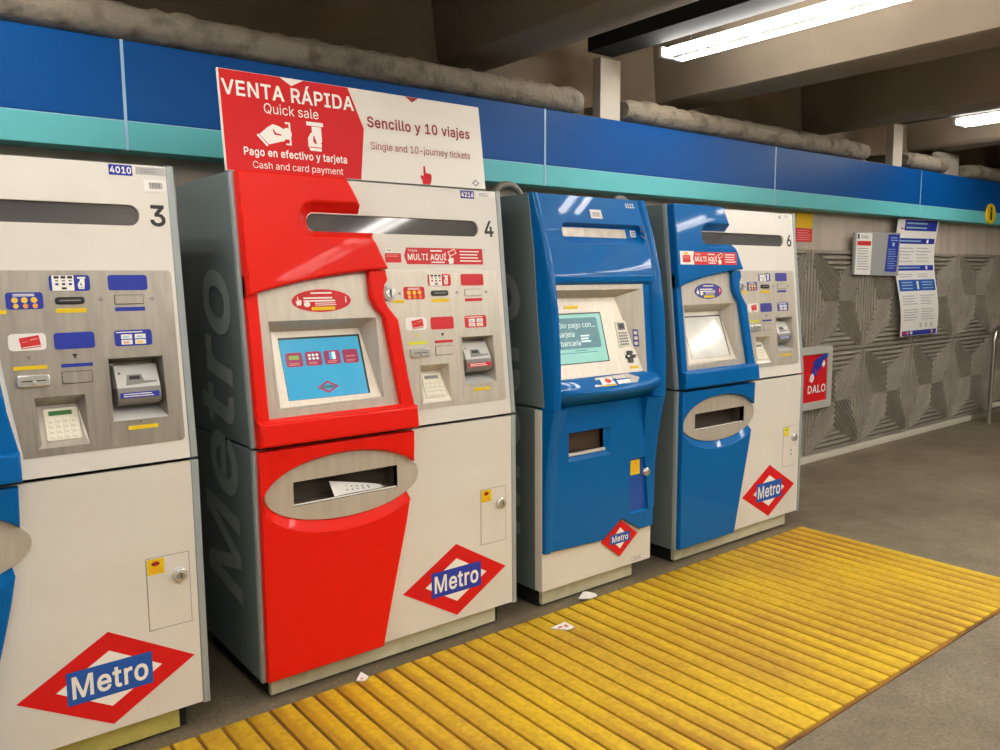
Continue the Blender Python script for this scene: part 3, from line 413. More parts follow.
# ------------------------------------------------------------------ fluorescent lamps
def lamp(x, yc, L, label):
    t = empty('fluorescent_lamp', (x, yc, 2.90), label, 'ceiling lamp', 'fluorescent lamps under the beams')
    b = MB(); rows = []
    for y in (-L / 2, L / 2):
        rows.append([(-.025, y, .06), (-.034, y, .03), (-.030, y, .0), (.030, y, .0), (.034, y, .03), (.025, y, .06)])
    b.rows(rows, M['tubeoff']); b.build('housing', t)
    for sx in (-.075, .075):
        b = MB(); b.tube([(sx, -L / 2 + .02, .012), (sx, L / 2 - .02, .012)], .024, M['tube'], 12); b.build('tube', t)
    for sy in (-1, 1):
        b = MB(); b.box((-.10, sy * (L / 2) - .015, -.010), (.10, sy * (L / 2) + .015, .05), M['tubeoff'], ch=.005); b.build('end_cap', t)
        b = MB(); b.tube([(0, sy * (L / 2 - .15), .058), (0, sy * (L / 2 - .15), .40)], .003, M['railsteel'], 5); b.build('hanging_wire', t)
    return t
lamp(4.0, 2.60, 1.56, 'lit twin-tube fluorescent lamp hanging below the beams at top right')
lamp(7.80, 2.50, 1.60, 'far lit fluorescent lamp cut off by the right edge')
ROWN = {-3.6: 'leftmost', .14: 'second', 2.05: 'added third fill', 4.0: 'fourth', 5.9: 'added fifth fill', 7.80: 'rightmost'}  # unseen rows light the hall; third and fifth are added purely as fill
for x in ROWN:
    for y, w in ((2.6, 'nearest the wall'), (.8, 'second from the wall'), (-.9, 'third from the wall'), (-2.6, 'fourth from the wall')):
        if y == 2.6 and x > 1: continue
        lamp(x, y, 1.56, 'lit fluorescent lamp outside the photo, %s row, %s' % (ROWN[x], w))

# ------------------------------------------------------------------ relief wall panels
def relief_mesh():
    W, H, nx, ny = .912, .866, 140, 140
    def h(s, t):
        a, c = abs(s - .5) * 2 - 1e-6, abs(t - .5) * 2 - 1e-6
        if a > .965 or c > .965: return .034
        P = .1
        kb = math.floor((c - .5) / P) * P + .5; ka = math.floor((a - .5) / P) * P + .5
        if c > .5 and a < (kb - .5) * 2 + .03: return .036 if .28 < ((c / P) % 1) < .99 else .004
        if a > .5 and c < (ka - .5) * 2 + .03: return .034 if .28 < ((a / P) % 1) < .99 else .018
        if a > .90 or c > .93: return .034
        f = ((a - c) / .1142857) % 1
        return .0 + .042 * min(1, (1 - abs(2 * f - 1)) * 1.35)
    vs, fs = [], []
    for j in range(ny + 1):
        for i in range(nx + 1):
            s, t = i / nx, j / ny
            e = 0 if i in (0, nx) or j in (0, ny) else h(s, t)
            vs.append((s * W - W / 2, -e, t * H))
    for j in range(ny):
        for i in range(nx):
            q = j * (nx + 1) + i; fs.append((q, q + 1, q + nx + 2, q + nx + 1))
    b = MB(); b.add(vs, fs, M['relief']); o = b.build('relief_panel', smooth=False)
    return o
col_lab = {5.73: 'leftmost visible %s relief wall panel, mostly behind ticket machine 6',
           6.65: '%s grey relief wall panel just right of ticket machine 6',
           7.565: '%s grey relief wall panel below the grey notice board',
           8.485: '%s grey relief wall panel right of and behind the long white poster',
           9.41: '%s grey relief wall panel just left of the steel tube rail',
           10.33: '%s grey relief wall panel behind the steel tube rail at the right edge',
           11.25: '%s grey relief wall panel beyond the steel rail outside the frame'}
rel0 = None
for x, lab in col_lab.items():
    for z, w in ((.93, 'upper'), (.058, 'lower')):
        if rel0 is None: rel0 = o = relief_mesh()
        else: o = rel0.copy(); COL.objects.link(o)
        o.location = (x, 3.749, z); tag(o, lab % w, 'wall panel', 'grey concrete relief wall panels')

# ------------------------------------------------------------------ yellow ribbed mat
def build_mat():
    x0, x1, y0, y1 = .30, 4.575, 1.43, 2.748
    t = empty('ribbed_mat', (0, 0, 0), 'yellow ribbed tactile mat on the floor in front of the ticket machines', 'floor mat')
    b = MB(); b.box((x0, y0, 0), (x1, y1, .006), M['groove']); b.build('base', t)
    pitch = .0875; n = int((x1 - x0 - .02) / pitch); b = MB()
    for i in range(n + 1):
        a = x1 - .012 - i * pitch; c = a - (pitch - .012)
        if c < x0: break
        b.prism(lambda u, v, nn: (u, v, nn), [(c, y0 + .012), (a, y0 + .012), (a, y1 - .012), (c, y1 - .012)], .005, .014, M['mat'], bev=.004)
    b.build('rib_surface', t)
build_mat()
def scrap(x, y, z, pts, lab, inks):
    b = MB(); k = len(pts)
    top = [(p[0], p[1], p[2] + .004) for p in pts]; bot = list(pts)
    b.add(top + bot, [tuple(range(k)), tuple(reversed(range(k, 2 * k)))] + [(i, k + i, k + (i + 1) % k, (i + 1) % k) for i in range(k)], M['paper'])
    for (u, v, w, h, m) in inks: b.box((u, v, .0045), (u + w, v + h, .008), M[m])
    o = b.build('paper_scrap', loc=(x, y, z), smooth=False); tag(o, lab, 'paper scrap', 'paper scraps on the floor')
scrap(2.72, 2.765, .014, [(-.055, .01, 0), (-.015, -.03, .002), (.035, -.03, .004), (.05, -.005, .002), (.02, .02, .012), (.0, .035, .014)], 'crumpled white paper scrap at the mat edge below the small blue machine', [(.0, .0, .03, .02, 'paperink')])
scrap(2.375, 2.575, .015, [(-.045, .03, 0), (.0, -.035, .003), (.045, -.03, .0), (.04, .03, .006)], 'triangular white and pink paper scrap lying on the yellow mat', [(-.02, .0, .02, .012, 'pink'), (.015, -.01, .014, .02, 'pink')])
scrap(1.445, 2.728, .015, [(-.025, .0, 0), (.0, -.022, .0), (.028, -.008, .002), (.006, .02, .018)], 'tiny pale paper scrap on the mat before the red machine', [(-.006, -.008, .008, .008, 'pink')])

# ------------------------------------------------------------------ frames on the machines
TY, TZ = .1057, .9944
DU = 0.0     # the left machine's fittings sit a little further right on its front
def UP(u, v, n): return (u + DU, TY * v - TZ * n, .975 + TZ * v + TY * n)
def LO(u, v, n): return (u + DU, -n, v)
def RY(u, v, n): return (n, u, v)         # profile in y,z raised along x

def plate(parent, name, F, outline, m, n0, n1, bev=0, label=None):
    b = MB(); b.prism(F, outline, n0, n1, m, bev=bev); o = b.build(name, parent)
    if label: o['label'] = label
    return o
def lines(b, F, u0, v0, u1, v1, k, m, n, frac=.45, ragged=True):
    """rows of small print too fine to read"""
    step = (v1 - v0) / k
    for i in range(k):
        e = u1 - (random.uniform(0, .25) * (u1 - u0) if ragged else 0)
        b.face(F, rr(u0, v1 - (i + 1) * step + step * (1 - frac) / 2, e, v1 - i * step - step * (1 - frac) / 2), n, m)
def hand(b, F, u, v, h, m, n):
    """pointing hand pictogram, a fist with one raised finger"""
    p = [(-.28, 0), (.22, 0), (.30, .2), (.34, .5), (.26, .62), (.14, .60), (.06, .64), (-.04, .62), (-.06, 1.0), (-.18, 1.0), (-.2, .45), (-.34, .5), (-.4, .40), (-.3, .2)]
    b.face(F, [(u + x * h, v + y * h) for x, y in p], n, m)
def handcard(b, F, u, v, s, m, n, m2):
    """hand holding a card at a slot"""
    b.face(F, rr(u - .30 * s, v + .82 * s, u + .30 * s, v + .95 * s, .02 * s), n, m)
    b.face(F, rr(u - .12 * s, v + .30 * s, u + .22 * s, v + .80 * s), n, m)
    b.face(F, [(u + x * s, v + y * s) for x, y in [(-.22, 0), (.18, 0), (.20, .22), (.12, .42), (.02, .36), (-.04, .55), (-.16, .6), (-.28, .4), (-.28, .16)]], n + .0003, m)
    b.face(F, rr(u - .24 * s, v + .10 * s, u + .20 * s, v + .13 * s), n + .0005, m2)
    b.face(F, [(u + x * s, v + y * s) for x, y in [(-.10, .30), (.0, .22), (.03, .25), (-.05, .5), (-.08, .5)]], n + .0005, m2)

def emblem(parent, F, cu, cv, W, H, iw, ih, bw, bh, n, blue, rnd=0, th=None, tw=None):
    b = MB()
    dia = lambda w, h: [(cu - w, cv), (cu, cv - h), (cu + w, cv), (cu, cv + h)]
    b.prism(F, dia(W, H), n, n + .0012, M['emblemred'])
    b.face(F, dia(iw, ih), n + .0016, M['print'])
    b.face(F, rr(cu - bw, cv - bh, cu + bw, cv + bh, rnd), n + .0020, blue)
    b.text('Metro', F, cu - tw / 2, cv - th * .48, th, M['print'], n + .0026, width=tw, bold=1)
    return b.build('metro_emblem', parent, smooth=False)

def lock(parent, F, u, v, n):
    b = MB()
    b.prism(F, ell(u, v, .024, .024, 20), n, n + .018, M['chrome'], bev=.006)
    b.prism(F, ell(u, v, .014, .014, 14), n + .018, n + .022, M['steeldark'], bev=.002)
    b.face(F, rr(u - .002, v - .009, u + .002, v + .009), n + .0225, M['ink'])
    return b.build('lock', parent)

# ------------------------------------------------------------------ the wide ticket machines (3, 4 and 6)
W = 1.22; DEP = .72
NOTCH_B = [(.560, .790), (.30, .790), (.288, .797), (.281, .81), (.279, .824), (.281, .84), (.288, .853), (.30, .861), (.500, .862)]
NOTCH_F = [(.526, .768), (.285, .768), (.258, .776), (.240, .795), (.232, .826), (.238, .855), (.255, .880), (.285, .890), (.488, .890)]

def wide_machine(x0, V):
    global DU; DU = 0.0
    acc = M[V['acc']]; cover = M[V['cover']]; st = M[V['steel']]
    t = empty('ticket_machine', (x0, YF, 0), V['label'], 'ticket machine', 'ticket machines along the wall')
    # --- cabinet
    b = MB(); s = .022
    b.prism(RY, [(.11, .095), (DEP, .095), (DEP, 1.94), (.215, 1.94), (.11, .975)], s, W - s, M['grey'])
    b.box((s, .108, 1.94), (W - s, DEP, 1.962), M['grey'])
    for a in (0, W - s):
        b.prism(RY, [(.018, .09), (DEP, .09), (DEP, .969), (.018, .969)], a, a + s, M['grey'], bev=.003, bev0=.003)
        b.prism(RY, [(.018, .978), (DEP, .978), (DEP, 1.965), (.123, 1.965)], a, a + s, M['grey'], bev=.003, bev0=.003)
    b.build('cabinet_body', t)
    for a in (0, W - s - .004):                     # silver corner trims up the front edges
        b = MB(); b.prism(LO, rr(a, .09, a + s + .004, .969), -.018, .004, M['greytrim'], bev=.006)
        b.prism(UP, rr(a, .003, a + s + .004, .995), -.018, .004, M['greytrim'], bev=.006)
        b.build('corner_trim', t)
    b = MB(); b.box((.05, .06, 0), (W - .07, DEP - .03, .095), M['dark']); b.build('plinth_core', t)
    b = MB(); b.box((.045, .032, .014), (W - .10, .06, .088), M[V['plinth']], ch=.003); b.build('plinth_strip', t)['label'] = 'scuffed cream plinth strip'
    if V.get('side'):
        b = MB(); SF = lambda u, v, n: (-n, .50 - v, u)     # runs up the left side, tops of the letters to the back
        SF = lambda u, v, n: (-n, .165 + v, u)
        b.text('Metro', SF, .34, 0, .34, M['sideletter'], .0035, width=1.28, bold=1, shear=.18)
        b.build('side_lettering', t, smooth=False)['label'] = 'large pale grey lettering up the side'
    DU = V.get('shift', 0.0)
    # --- openings
    SCR = [(.099, .128), (.549, .136), (.540, .456), (.094, .456)]
    KEY = [(.731, .092), (.876, .092), (.874, .250), (.732, .250)]
    NOT = [(.950, .153), (1.122, .153), (1.118, .357), (.950, .357)]
    DSP = rr(.279, .789, 1.086, .858, .034, 6)
    # --- white upper panel
    b = MB(); b.prism(UP, rr(s + .004 - DU, .004, W - s - .004 - DU, .991), -.02, 0, M['white'], holes=[SCR, KEY, NOT, DSP]); b.build('upper_panel', t)
    b = MB(); b.face(UP, offset(DSP, .01), -.010, M['display'])
    if V['num'] == '3':
        for i in range(100): b.face(UP, rr(.285 + i * .008, .79, .2862 + i * .008, .857), -.0095, M['displaydot'])
        for i in range(9): b.face(UP, rr(.28, .793 + i * .0078, 1.085, .794 + i * .0078), -.0093, M['displaydot'])
    b.build('display_window', t, smooth=False)
    # --- steel control panel
    left = [(.690, .067), (.672, .21), (.645, .442), (.60, .50), (.585, .551), (.60, .597), (.592, .642)]
    right = rr(.9, .067, 1.170, .642, .014, 4)[:10]
    outl = right + left[::-1]
    b = MB(); b.prism(UP, outl, 0, .002, st, holes=[KEY, NOT]); b.build('control_panel', t)
    N = .002
    def lab(name, u0, v0, u1, v1, m, r=.009, extra=None, note=None):
        b = MB(); q = .0018 if v1 < .2 else 0; b.prism(UP, rr(u0, v0, u1, v1, r, 3), N + q, N + q + .0012, m)
        if extra: extra(b, u0, v0, u1, v1, N + .0018)
        o = b.build(name, t, smooth=False)
        if note: o['label'] = note
        return o
    pr = M['print']
    def ex_card(b, u0, v0, u1, v1, n):
        b.face(UP, rr(u0 + .008, v0 + .001, u0 + .070, v1 - .001), n, pr)
        for i in range(3):
            b.face(UP, rr(u0 + .014 + i * .019, v1 - .011, u0 + .028 + i * .019, v1 - .003), n + .0004, M['ink'])
            b.face(UP, rr(u0 + .017 + i * .019, v1 - .020, u0 + .026 + i * .019, v1 - .015), n + .0004, M['inkgrey'])
            if i < 3: b.face(UP, rr(u0 + .017 + i * .019, v1 - .032, u0 + .026 + i * .019, v1 - .025), n + .0004, acc if i != 1 else M['ink'])
        b.face(UP, rr(u0 + .034, v0 + .005, u0 + .048, v0 + .012), n + .0004, M['ink'])
        handcard(b, UP, u0 + .092, v0 + .006, .040, pr, n, acc)
    lab('payment_label', .801, .577, .917, .627, acc, extra=ex_card)
    lab('blank_label', .970, .577, 1.091, .627, acc)
    def ex_coin(b, u0, v0, u1, v1, n):
        lines(b, UP, u0 + .02, v1 - .013, u1 - .02, v1 - .004, 2, pr, n, .55)
        for i in range(3):
            b.face(UP, ell(u0 + .024 + i * .026, v0 + .028, .009, .009, 14), n, M['goldcoin'])
            b.face(UP, ell(u0 + .026 + i * .026, v0 + .010, .0075, .0075, 14), n, M['goldcoin' if i < 1 else 'orangecoin'])
    lab('coin_label', .680, .523, .781, .575, acc, extra=ex_coin)
    lab('ticket_label', .677, .397, .779, .449, M['paper'], r=.012, extra=lambda b, u0, v0, u1, v1, n: (
        b.face(UP, [(u0 + .034, v0 + .004), (u0 + .088, v0 + .010), (u0 + .082, v0 + .046), (u0 + .028, v0 + .038)], n, M['labred']),
        b.face(UP, [(u0 + .036, v0 + .007), (u0 + .087, v0 + .013), (u0 + .0868, v0 + .0155), (u0 + .0358, v0 + .0095)], n + .0004, pr),
        b.face(UP, [(u0 + .058, v0 + .030), (u0 + .078, v0 + .033), (u0 + .0775, v0 + .037), (u0 + .0575, v0 + .034)], n + .0004, M['pink']),
        b.face(UP, [(u0 + .036, v0 + .024), (u0 + .052, v0 + .026), (u0 + .0518, v0 + .028), (u0 + .0358, v0 + .026)], n + .0004, M['pink'])))
    lab('blank_label', .800, .395, .916, .447, acc)
    def ex_notes(b, u0, v0, u1, v1, n):
        lines(b, UP, u0 + .006, v1 - .009, u1 - .008, v1 - .005, 1, pr, n, .8)
        for i in range(2):
            for j in range(2):
                a, c = u0 + .020 + i * .042, v0 + .005 + j * .018
                b.face(UP, rr(a, c, a + .034, c + .015), n, M['paper'])
                b.face(UP, rr(a + .006, c + .003, a + .024, c + .010), n + .0004, M['note1' if j else ('goldcoin' if i else 'note2')])
    lab('banknote_label', .975, .395, 1.091, .447, acc, extra=ex_notes)
    for (u0, v0, u1, v1, m) in [(.813, .509, .901, .523, 'yellow'), (.627, .510, .681, .522, 'yellow'), (.684, .338, .776, .350, V['bar']), (.993, .120, 1.086, .133, 'yellow')]:
        lab('yellow_strip', u0, v0, u1, v1, M[m], r=.003)
    for (u0, v0, u1, v1) in [(.985, .509, 1.077, .522), (.814, .338, .905, .349)]:
        lab('colour_strip', u0, v0, u1, v1, acc, r=.002)
    b = MB()                                        # little arrows printed beside the slots
    for (u, v, d, m) in [(.855, .371, 'd', 'ink'), (.727, .372, 'd', 'lime' if V['num'] != '3' else 'inkgrey'), (.657, .548, 'l', 'inkgrey'), (.942, .548, 'l', 'inkgrey'), (1.098, .548, 'l', 'inkgrey')]:
        q = .008
        b.face(UP, [(u - q, v + q), (u, v - q), (u + q, v + q)] if d == 'd' else [(u - q, v), (u + q, v - q), (u + q, v + q)], N + .0008, M[m])
    b.build('arrow_mark', t, smooth=False)
    b = MB(); b.prism(UP, rr(.813, .536, .897, .558, .008, 3), N, N + .008, M['black'], bev=.003)
    b.face(UP, rr(.825, .545, .885, .549), N + .0085, M['unitdark']); b.build('card_slot', t)
    for (u0, v0, u1, v1) in [(.985, .531, 1.075, .562), (.813, .286, .901, .325)]:
        b = MB(); b.prism(UP, rr(u0, v0, u1, v1, .003), N, N + .001, M['dark']); b.prism(UP, rr(u0 + .0015, v0 + .0015, u1 - .0015, v1 - .0015, .003), N, N + .003, st, bev=.001)
        b.build('cover_flap', t)
    b = MB(); b.prism(UP, rr(.688, .284, .780, .322, .010), N, N + .012, M['chrome'], bev=.005)
    b.face(UP, rr(.700, .301, .768, .3045), N + .0125, M['ink'])
    b.prism(UP, ell(.735, .297, .007, .007, 12), N + .012, N + .016, M['chrome'], bev=.002); b.build('ticket_slot', t)
    # keypad well
    b = MB(); d = -.045
    wi = [(.742, .104), (.868, .104), (.857, .222), (.744, .222)]
    def KP(u, v, n):   # reclined floor of the well
        q = (v - .104) / .118; return UP(u, v, d * q - .003 + n)
    for i in range(4):
        j = (i + 1) % 4
        b.add([UP(*KEY[i], .003), UP(*KEY[j], .003), KP(*wi[j], 0), KP(*wi[i], 0)], [(0, 1, 2, 3)], st)
    b.add([KP(*p, 0) for p in wi], [(0, 1, 2, 3)], st)
    fr = offset(KEY, .007)
    b.prism(UP, fr, N, .004, st, holes=[KEY])
    w = b.build('keypad_well', t, smooth=False)
    b = MB(); b.prism(KP, rr(.758, .112, .860 - .004, .212, .006), .0, .005, M['cream'], bev=.002)
    b.prism(KP, rr(.772, .190, .838, .204), .005, .0065, M['lcd'] if V['num'] == '3' else M['unitdark'])
    for i in range(4):
        for j in range(4):
            a = .767 + i * .021; c = .118 + j * .0165
            b.prism(KP, rr(a, c, a + (.016 if i < 3 else .019), c + .012, .002, 2), .005, .0075, M['cream'], bev=.001)
            b.face(KP, rr(a + .004, c + .003, a + .011, c + .0045), .0079, M['inkgrey'])
    b.build('keypad', t)
    # banknote well
    b = MB(); d = -.085
    wi = [(.962, .194), (1.110, .194), (1.108, .345), (.962, .345)]
    for i in range(4):
        j = (i + 1) % 4
        b.add([UP(*NOT[i], .003), UP(*NOT[j], .003), UP(*wi[j], d), UP(*wi[i], d)], [(0, 1, 2, 3)], M['unitgrey'] if i == 0 else st)  # bottom slope paler than the steel: its lit look put into the colour
    b.add([UP(*p, d) for p in wi], [(0, 1, 2, 3)], st)
    b.prism(UP, [(.938, .098), (1.138, .098), (1.136, .377), (.937, .377)], N, .0035, st, holes=[NOT])
    b.prism(UP, offset(NOT, .006), .0035, .006, st, holes=[NOT])
    b.build('banknote_well', t, smooth=False)
    b = MB()
    def row(z, n, u0=.972, u1=1.106): return [UP(u0, z, n), UP(u1, z, n), UP(u1, z, d + .002), UP(u0, z, d + .002)]
    prof = [(.200, -.050), (.203, -.024), (.210, -.008), (.224, .0), (.242, .0), (.258, -.003)]
    b.rows([row(z, n) for z, n in prof], M['unitdark'])
    b.rows([row(.258, -.0035), row(.262, -.004), row(.330, -.035), row(.334, -.042)], M['unitgrey'])
    def SL(u, v, n): q = (v - .262) / .068; return UP(u, v, -.004 - .031 * q + n)
    b.prism(SL, [(1.0, .266), (1.098, .272), (1.098, .277), (1.058, .279), (1.052, .300), (1.008, .300), (1.004, .285)], .0, .0012, M['unitdark'])
    b.face(SL, [(1.012, .284), (1.048, .284), (1.046, .296), (1.014, .296)], .0016, M['ink'])
    b.face(SL, ell(.985, .306, .004, .003, 8), .0016, M['ink'])
    b.build('banknote_acceptor', t, angle=50)
    b = MB(); b.prism(UP, rr(.978, .224, 1.100, .242), .0005, .0015, acc); lines(b, UP, .988, .226, 1.090, .240, 2, pr, .0020, .4); b.build('acceptor_label', t, smooth=False)
    b = MB(); b.face(UP, [(1.028, .146), (1.036, .140), (1.032, .150)], .0045, M['ink']); b.build('arrow_mark', t, smooth=False)
    # coin slot
    b = MB(); b.prism(UP, ell(.610, .549, .030, .030, 28), 0, .014, M['unitgrey'], bev=.004)
    b.prism(UP, ell(.610, .549, .022, .022, 24), .014, .019, M['chrome'], bev=.003)
    b.face(UP, rr(.6065, .533, .6135, .565, .003), .0195, M['ink']); b.build('coin_slot', t)
    # --- moulded cover
    b = MB()
    arch = [(.012, .543), (.077, .564), (.155, .583), (.234, .600), (.318, .614), (.402, .626), (.500, .637), (.592, .644)]
    back = arch + [(.578, .684), (.556, .745)] + NOTCH_B + [(.496, .887), (.486, .91), (.448, .992), (.012, .992)]
    front = arch + [(.572, .684), (.545, .745)] + NOTCH_F + [(.486, .893), (.476, .915), (.436, .992), (.012, .992)]
    b.prism(UP, front, 0, .052, cover, back=back, bev=.010)
    sur = [(.012, .62), (.012, .09), (.676, .09), (.674, .105), (.655, .21), (.629, .442), (.612, .462), (.588, .492), (.574, .52), (.570, .551), (.578, .58), (.594, .60), (.588, .64), (.512, .64),
           (.513, .545), (.517, .525), (.534, .490), (.566, .456), (.577, .38), (.616, .103), (.062, .098), (.056, .56), (.056, .62)]
    b.prism(UP, sur, 0, .032, cover, bev=.007)
    b.prism(UP, [(.012, .003), (.676, .003), (.676, .092), (.012, .092)], 0, .058, cover, back=[(.012, .003), (.678, .003), (.676, .104), (.012, .104)], bev=.012)
    b.build('front_cover', t)
    # --- screen bezel and screen
    b = MB()
    bez = [(.050, .092), (.622, .097), (.580, .40), (.572, .460), (.540, .494), (.522, .53), (.519, .63), (.402, .62), (.234, .596), (.05, .556)]
    b.prism(UP, bez, 0, .006, st, holes=[SCR])
    IN = [(.120, .136), (.546, .140), (.503, .420), (.135, .420)]
    dep = lambda v: -.006 - .068 * (v - .138) / .282
    for i in range(4):
        j = (i + 1) % 4
        b.add([UP(*SCR[i], .0061), UP(*SCR[j], .0061), UP(*IN[j], dep(IN[j][1])), UP(*IN[i], dep(IN[i][1]))], [(0, 1, 2, 3)], st)
    PF = lambda u, v, n: UP(u, v, dep(v) + n)
    b.add([PF(*p, 0) for p in IN], [(0, 1, 2, 3)], st)
    bz = b.build('screen_bezel', t, smooth=False)
    b = MB(); q0, q1, r0, r1 = .158, .490, .160, .388
    b.prism(PF, rr(q0 - .001, r0 - .001, q1 + .009, r1 + .008), .0, .001, M['black'])
    b.face(PF, rr(q0, r0, q1, r1), .0015, M[V['screen']])
    sc = lambda a, c: (q0 + a * (q1 - q0), r1 - c * (r1 - r0))
    if V['screen'] == 'screenblue':
        for i in range(4):
            a = .045 + i * .237
            (ua, va), (ub, vb) = sc(a, .46), sc(a + .205, .22)
            b.face(PF, rr(ua, va, ub, vb, .01), .0019, M['maroon'])
            if i == 0: b.face(PF, rr(ua + .014, va + .028, ub - .014, vb - .012), .0022, M['greenicon'])
            if i == 1:
                for w in range(6): b.face(PF, ell(ua + .018 + (w % 3) * .016, va + .028 + (w // 3) * .013, .006, .005, 8), .0022, M['screentext'])
            if i == 2: b.face(PF, rr(ua + .022, va + .02, ua + .034, vb - .006), .0022, M['screenblue']); b.face(PF, rr(ua + .034, va + .02, ub - .020, vb - .006), .0022, M['screentext'])
            if i == 3: b.face(PF, rr(ua + .014, va + .026, ub - .014, va + .030), .0022, M['pink'])
            lines(b, PF, ua + .012, va + .005, ub - .012, va + .016, 2, M['pink'], .0022, .5)
        (cu, cv) = sc(.5, .83)
        dd = lambda k: [(cu - .046 * k, cv), (cu, cv - .024 * k), (cu + .046 * k, cv), (cu, cv + .024 * k)]
        b.face(PF, dd(1), .0019, M['maroon']); b.face(PF, dd(.62), .0022, M['screenblue']); b.face(PF, rr(cu - .026, cv - .005, cu + .026, cv + .006), .0025, M['screenbox'])
    b.build('screen', bz, smooth=False)
    b = MB(); OF = lambda u, v, n: UP(u, v, n)
    cu, cv = .314, .527
    b.prism(UP, ell(cu, cv, .122, .043, 44), .006, .0072, acc)
    n = .0078
    lines(b, UP, cu - .045, cv + .024, cu + .055, cv + .034, 1, pr, n, .6)
    lines(b, UP, cu - .075, cv - .006, cu + .068, cv + .016, 2, pr, n, .55)
    lines(b, UP, cu - .030, cv - .020, cu + .062, cv - .006, 2, pr, n, .4)
    hand(b, UP, cu - .094, cv - .016, .032, pr, n)
    b.face(UP, ell(cu - .062, cv - .013, .013, .010, 12), n, pr)
    if V['num'] == '6': b.face(UP, ell(cu + .100, cv, .013, .017, 12), n, M['labred'])
    b.face(UP, rr(cu + .097, cv - .008, cu + .102, cv + .006), n + .0004, pr); b.face(UP, ell(cu + .0995, cv + .011, .003, .003, 8), n + .0004, pr)
    b.face(UP, rr(cu - .045, cv - .036, cu + .052, cv - .023, .003), n, M['yellow'])
    b.build('instruction_sticker', t, smooth=False)
    # --- number and identity labels
    b = MB(); b.text(V['num'], UP, 1.118, .792, .066, M['ink'], .0012, width=.050, bold=1); b.build('number', t, smooth=False)
    if V.get('id'):
        b = MB(); b.prism(UP, rr(1.003, .953, 1.075, .987), 0, .0012, M[V['idm']]); b.text(V['id'], UP, 1.0065, .960, .020, pr, .0018, width=.065, bold=1); b.build('identity_label', t, smooth=False)
    b = MB(); b.prism(UP, rr(1.086, .961, 1.186, .985), 0, .0012, M['silverlab' if V['num'] == '3' else 'paper']); lines(b, UP, 1.10, .965, 1.16, .981, 3, M['inkgrey'], .0018, .35); b.build('rating_label', t, smooth=False)
    if V['num'] == '3' or V['num'] == '6':
        uu, vv = (1.106, .904) if V['num'] == '3' else (1.02, .945)
        b = MB(); w = .074 if V['num'] == '3' else .05
        b.prism(UP, rr(uu, vv, uu + w, vv + .040, .004), 0, .0012, M['paper'])
        for i in range(16):
            b.face(UP, rr(uu + .02 + i * .0026 * w / .074, vv + .011, uu + .02 + (i * .0026 + random.choice((.0008, .0014))) * w / .074, vv + .031), .0018, M['ink'])
        b.build('barcode_sticker', t, smooth=False)
    # --- multi-card banner
    if V.get('multi'):
        u0, v0, nn, long = V['multi']
        b = MB(); k = .385 if long else .40
        if long:
            b.prism(UP, rr(u0 - .105, v0, u0 + .01, v0 + .072), nn, nn + .001, M['paper'])
            b.face(UP, rr(u0 - .085, v0 + .012, u0 - .022, v0 + .050, .004), nn + .0016, M['labred']); lines(b, UP, u0 - .08, v0 + .03, u0 - .03, v0 + .045, 2, M['pink'], nn + .002)
            b.face(UP, ell(u0 - .055, v0 + .058, .02, .007, 12), nn + .0016, M['goldcoin'])
        else:
            b.prism(UP, rr(u0 - .09, v0 + .006, u0 - .015, v0 + .044, .004), nn, nn + .001, M['labred']); lines(b, UP, u0 - .085, v0 + .028, u0 - .02, v0 + .040, 2, M['pink'], nn + .0016)
            b.face(UP, rr(u0 - .085, v0 + .049, u0 - .055, v0 + .064), nn + .0004, M['paper']); b.face(UP, rr(u0 - .08, v0 + .054, u0 - .06, v0 + .058), nn + .0008, M['inkgrey'])
        b.prism(UP, [(u0, v0 + .034), (u0 + .012, v0), (u0 + k, v0), (u0 + k, v0 + .068), (u0 + .012, v0 + .068)], nn, nn + .0014, M['labred'])
        z = nn + .002
        b.text('MULTI AQUÍ', UP, u0 + .016, v0 + .018, .024, pr, z, width=.190, bold=1)
        b.text('Tarjeta', UP, u0 + .018, v0 + .052, .009, pr, z, width=.046)
        lines(b, UP, u0 + .128, v0 + .051, u0 + .19, v0 + .061, 1, pr, z, .6); lines(b, UP, u0 + .13, v0 + .004, u0 + .2, v0 + .013, 1, pr, z, .6)
        b.face(UP, [(u0 + .226, v0 + .032), (u0 + .262, v0 + .048), (u0 + .250, v0 + .066), (u0 + .214, v0 + .052)], z, pr)
        b.face(UP, [(u0 + .227, v0 + .036), (u0 + .257, v0 + .049), (u0 + .249, v0 + .062), (u0 + .219, v0 + .050)], z + .0004, M['labred'])
        hand(b, UP, u0 + .230, v0 + .002, .040, pr, z + .0008)
        lines(b, UP, u0 + .278, v0 + .008, u0 + .39, v0 + .062, 4, pr, z, .35)
        b.build('card_banner', t, smooth=False)
    # --- lower half
    WIN = rr(.145, .740, .592, .833)
    b = MB(); b.prism(LO, rr(s + .004 - DU, .097, W - s - .004 - DU, .966), -.02, 0, M['white'], holes=[WIN]); b.build('lower_door', t)
    # red (or blue) lower cover, cut away round the oval tray
    C, A, B_ = (.358, .775), .338, .150; C2, A2, B2 = (.363, .79), .326, .124
    t0 = math.acos((.662 - C[0]) / A); t1 = 2 * math.pi - math.acos((.640 - C[0]) / A)
    ts = [t0 + (t1 - t0) * i / 44 for i in range(45)]
    f_el = [(C[0] + A * math.cos(q), C[1] + B_ * math.sin(q)) for q in ts]
    b_el = [(C2[0] + A2 * math.cos(q), C2[1] + B2 * math.sin(q)) for q in ts]
    rt = [(.500, .098), (.548, .30), (.597, .498), (.622, .60)]; top = [(.664, .90), (.666, .966), (.012, .966), (.012, .098)]
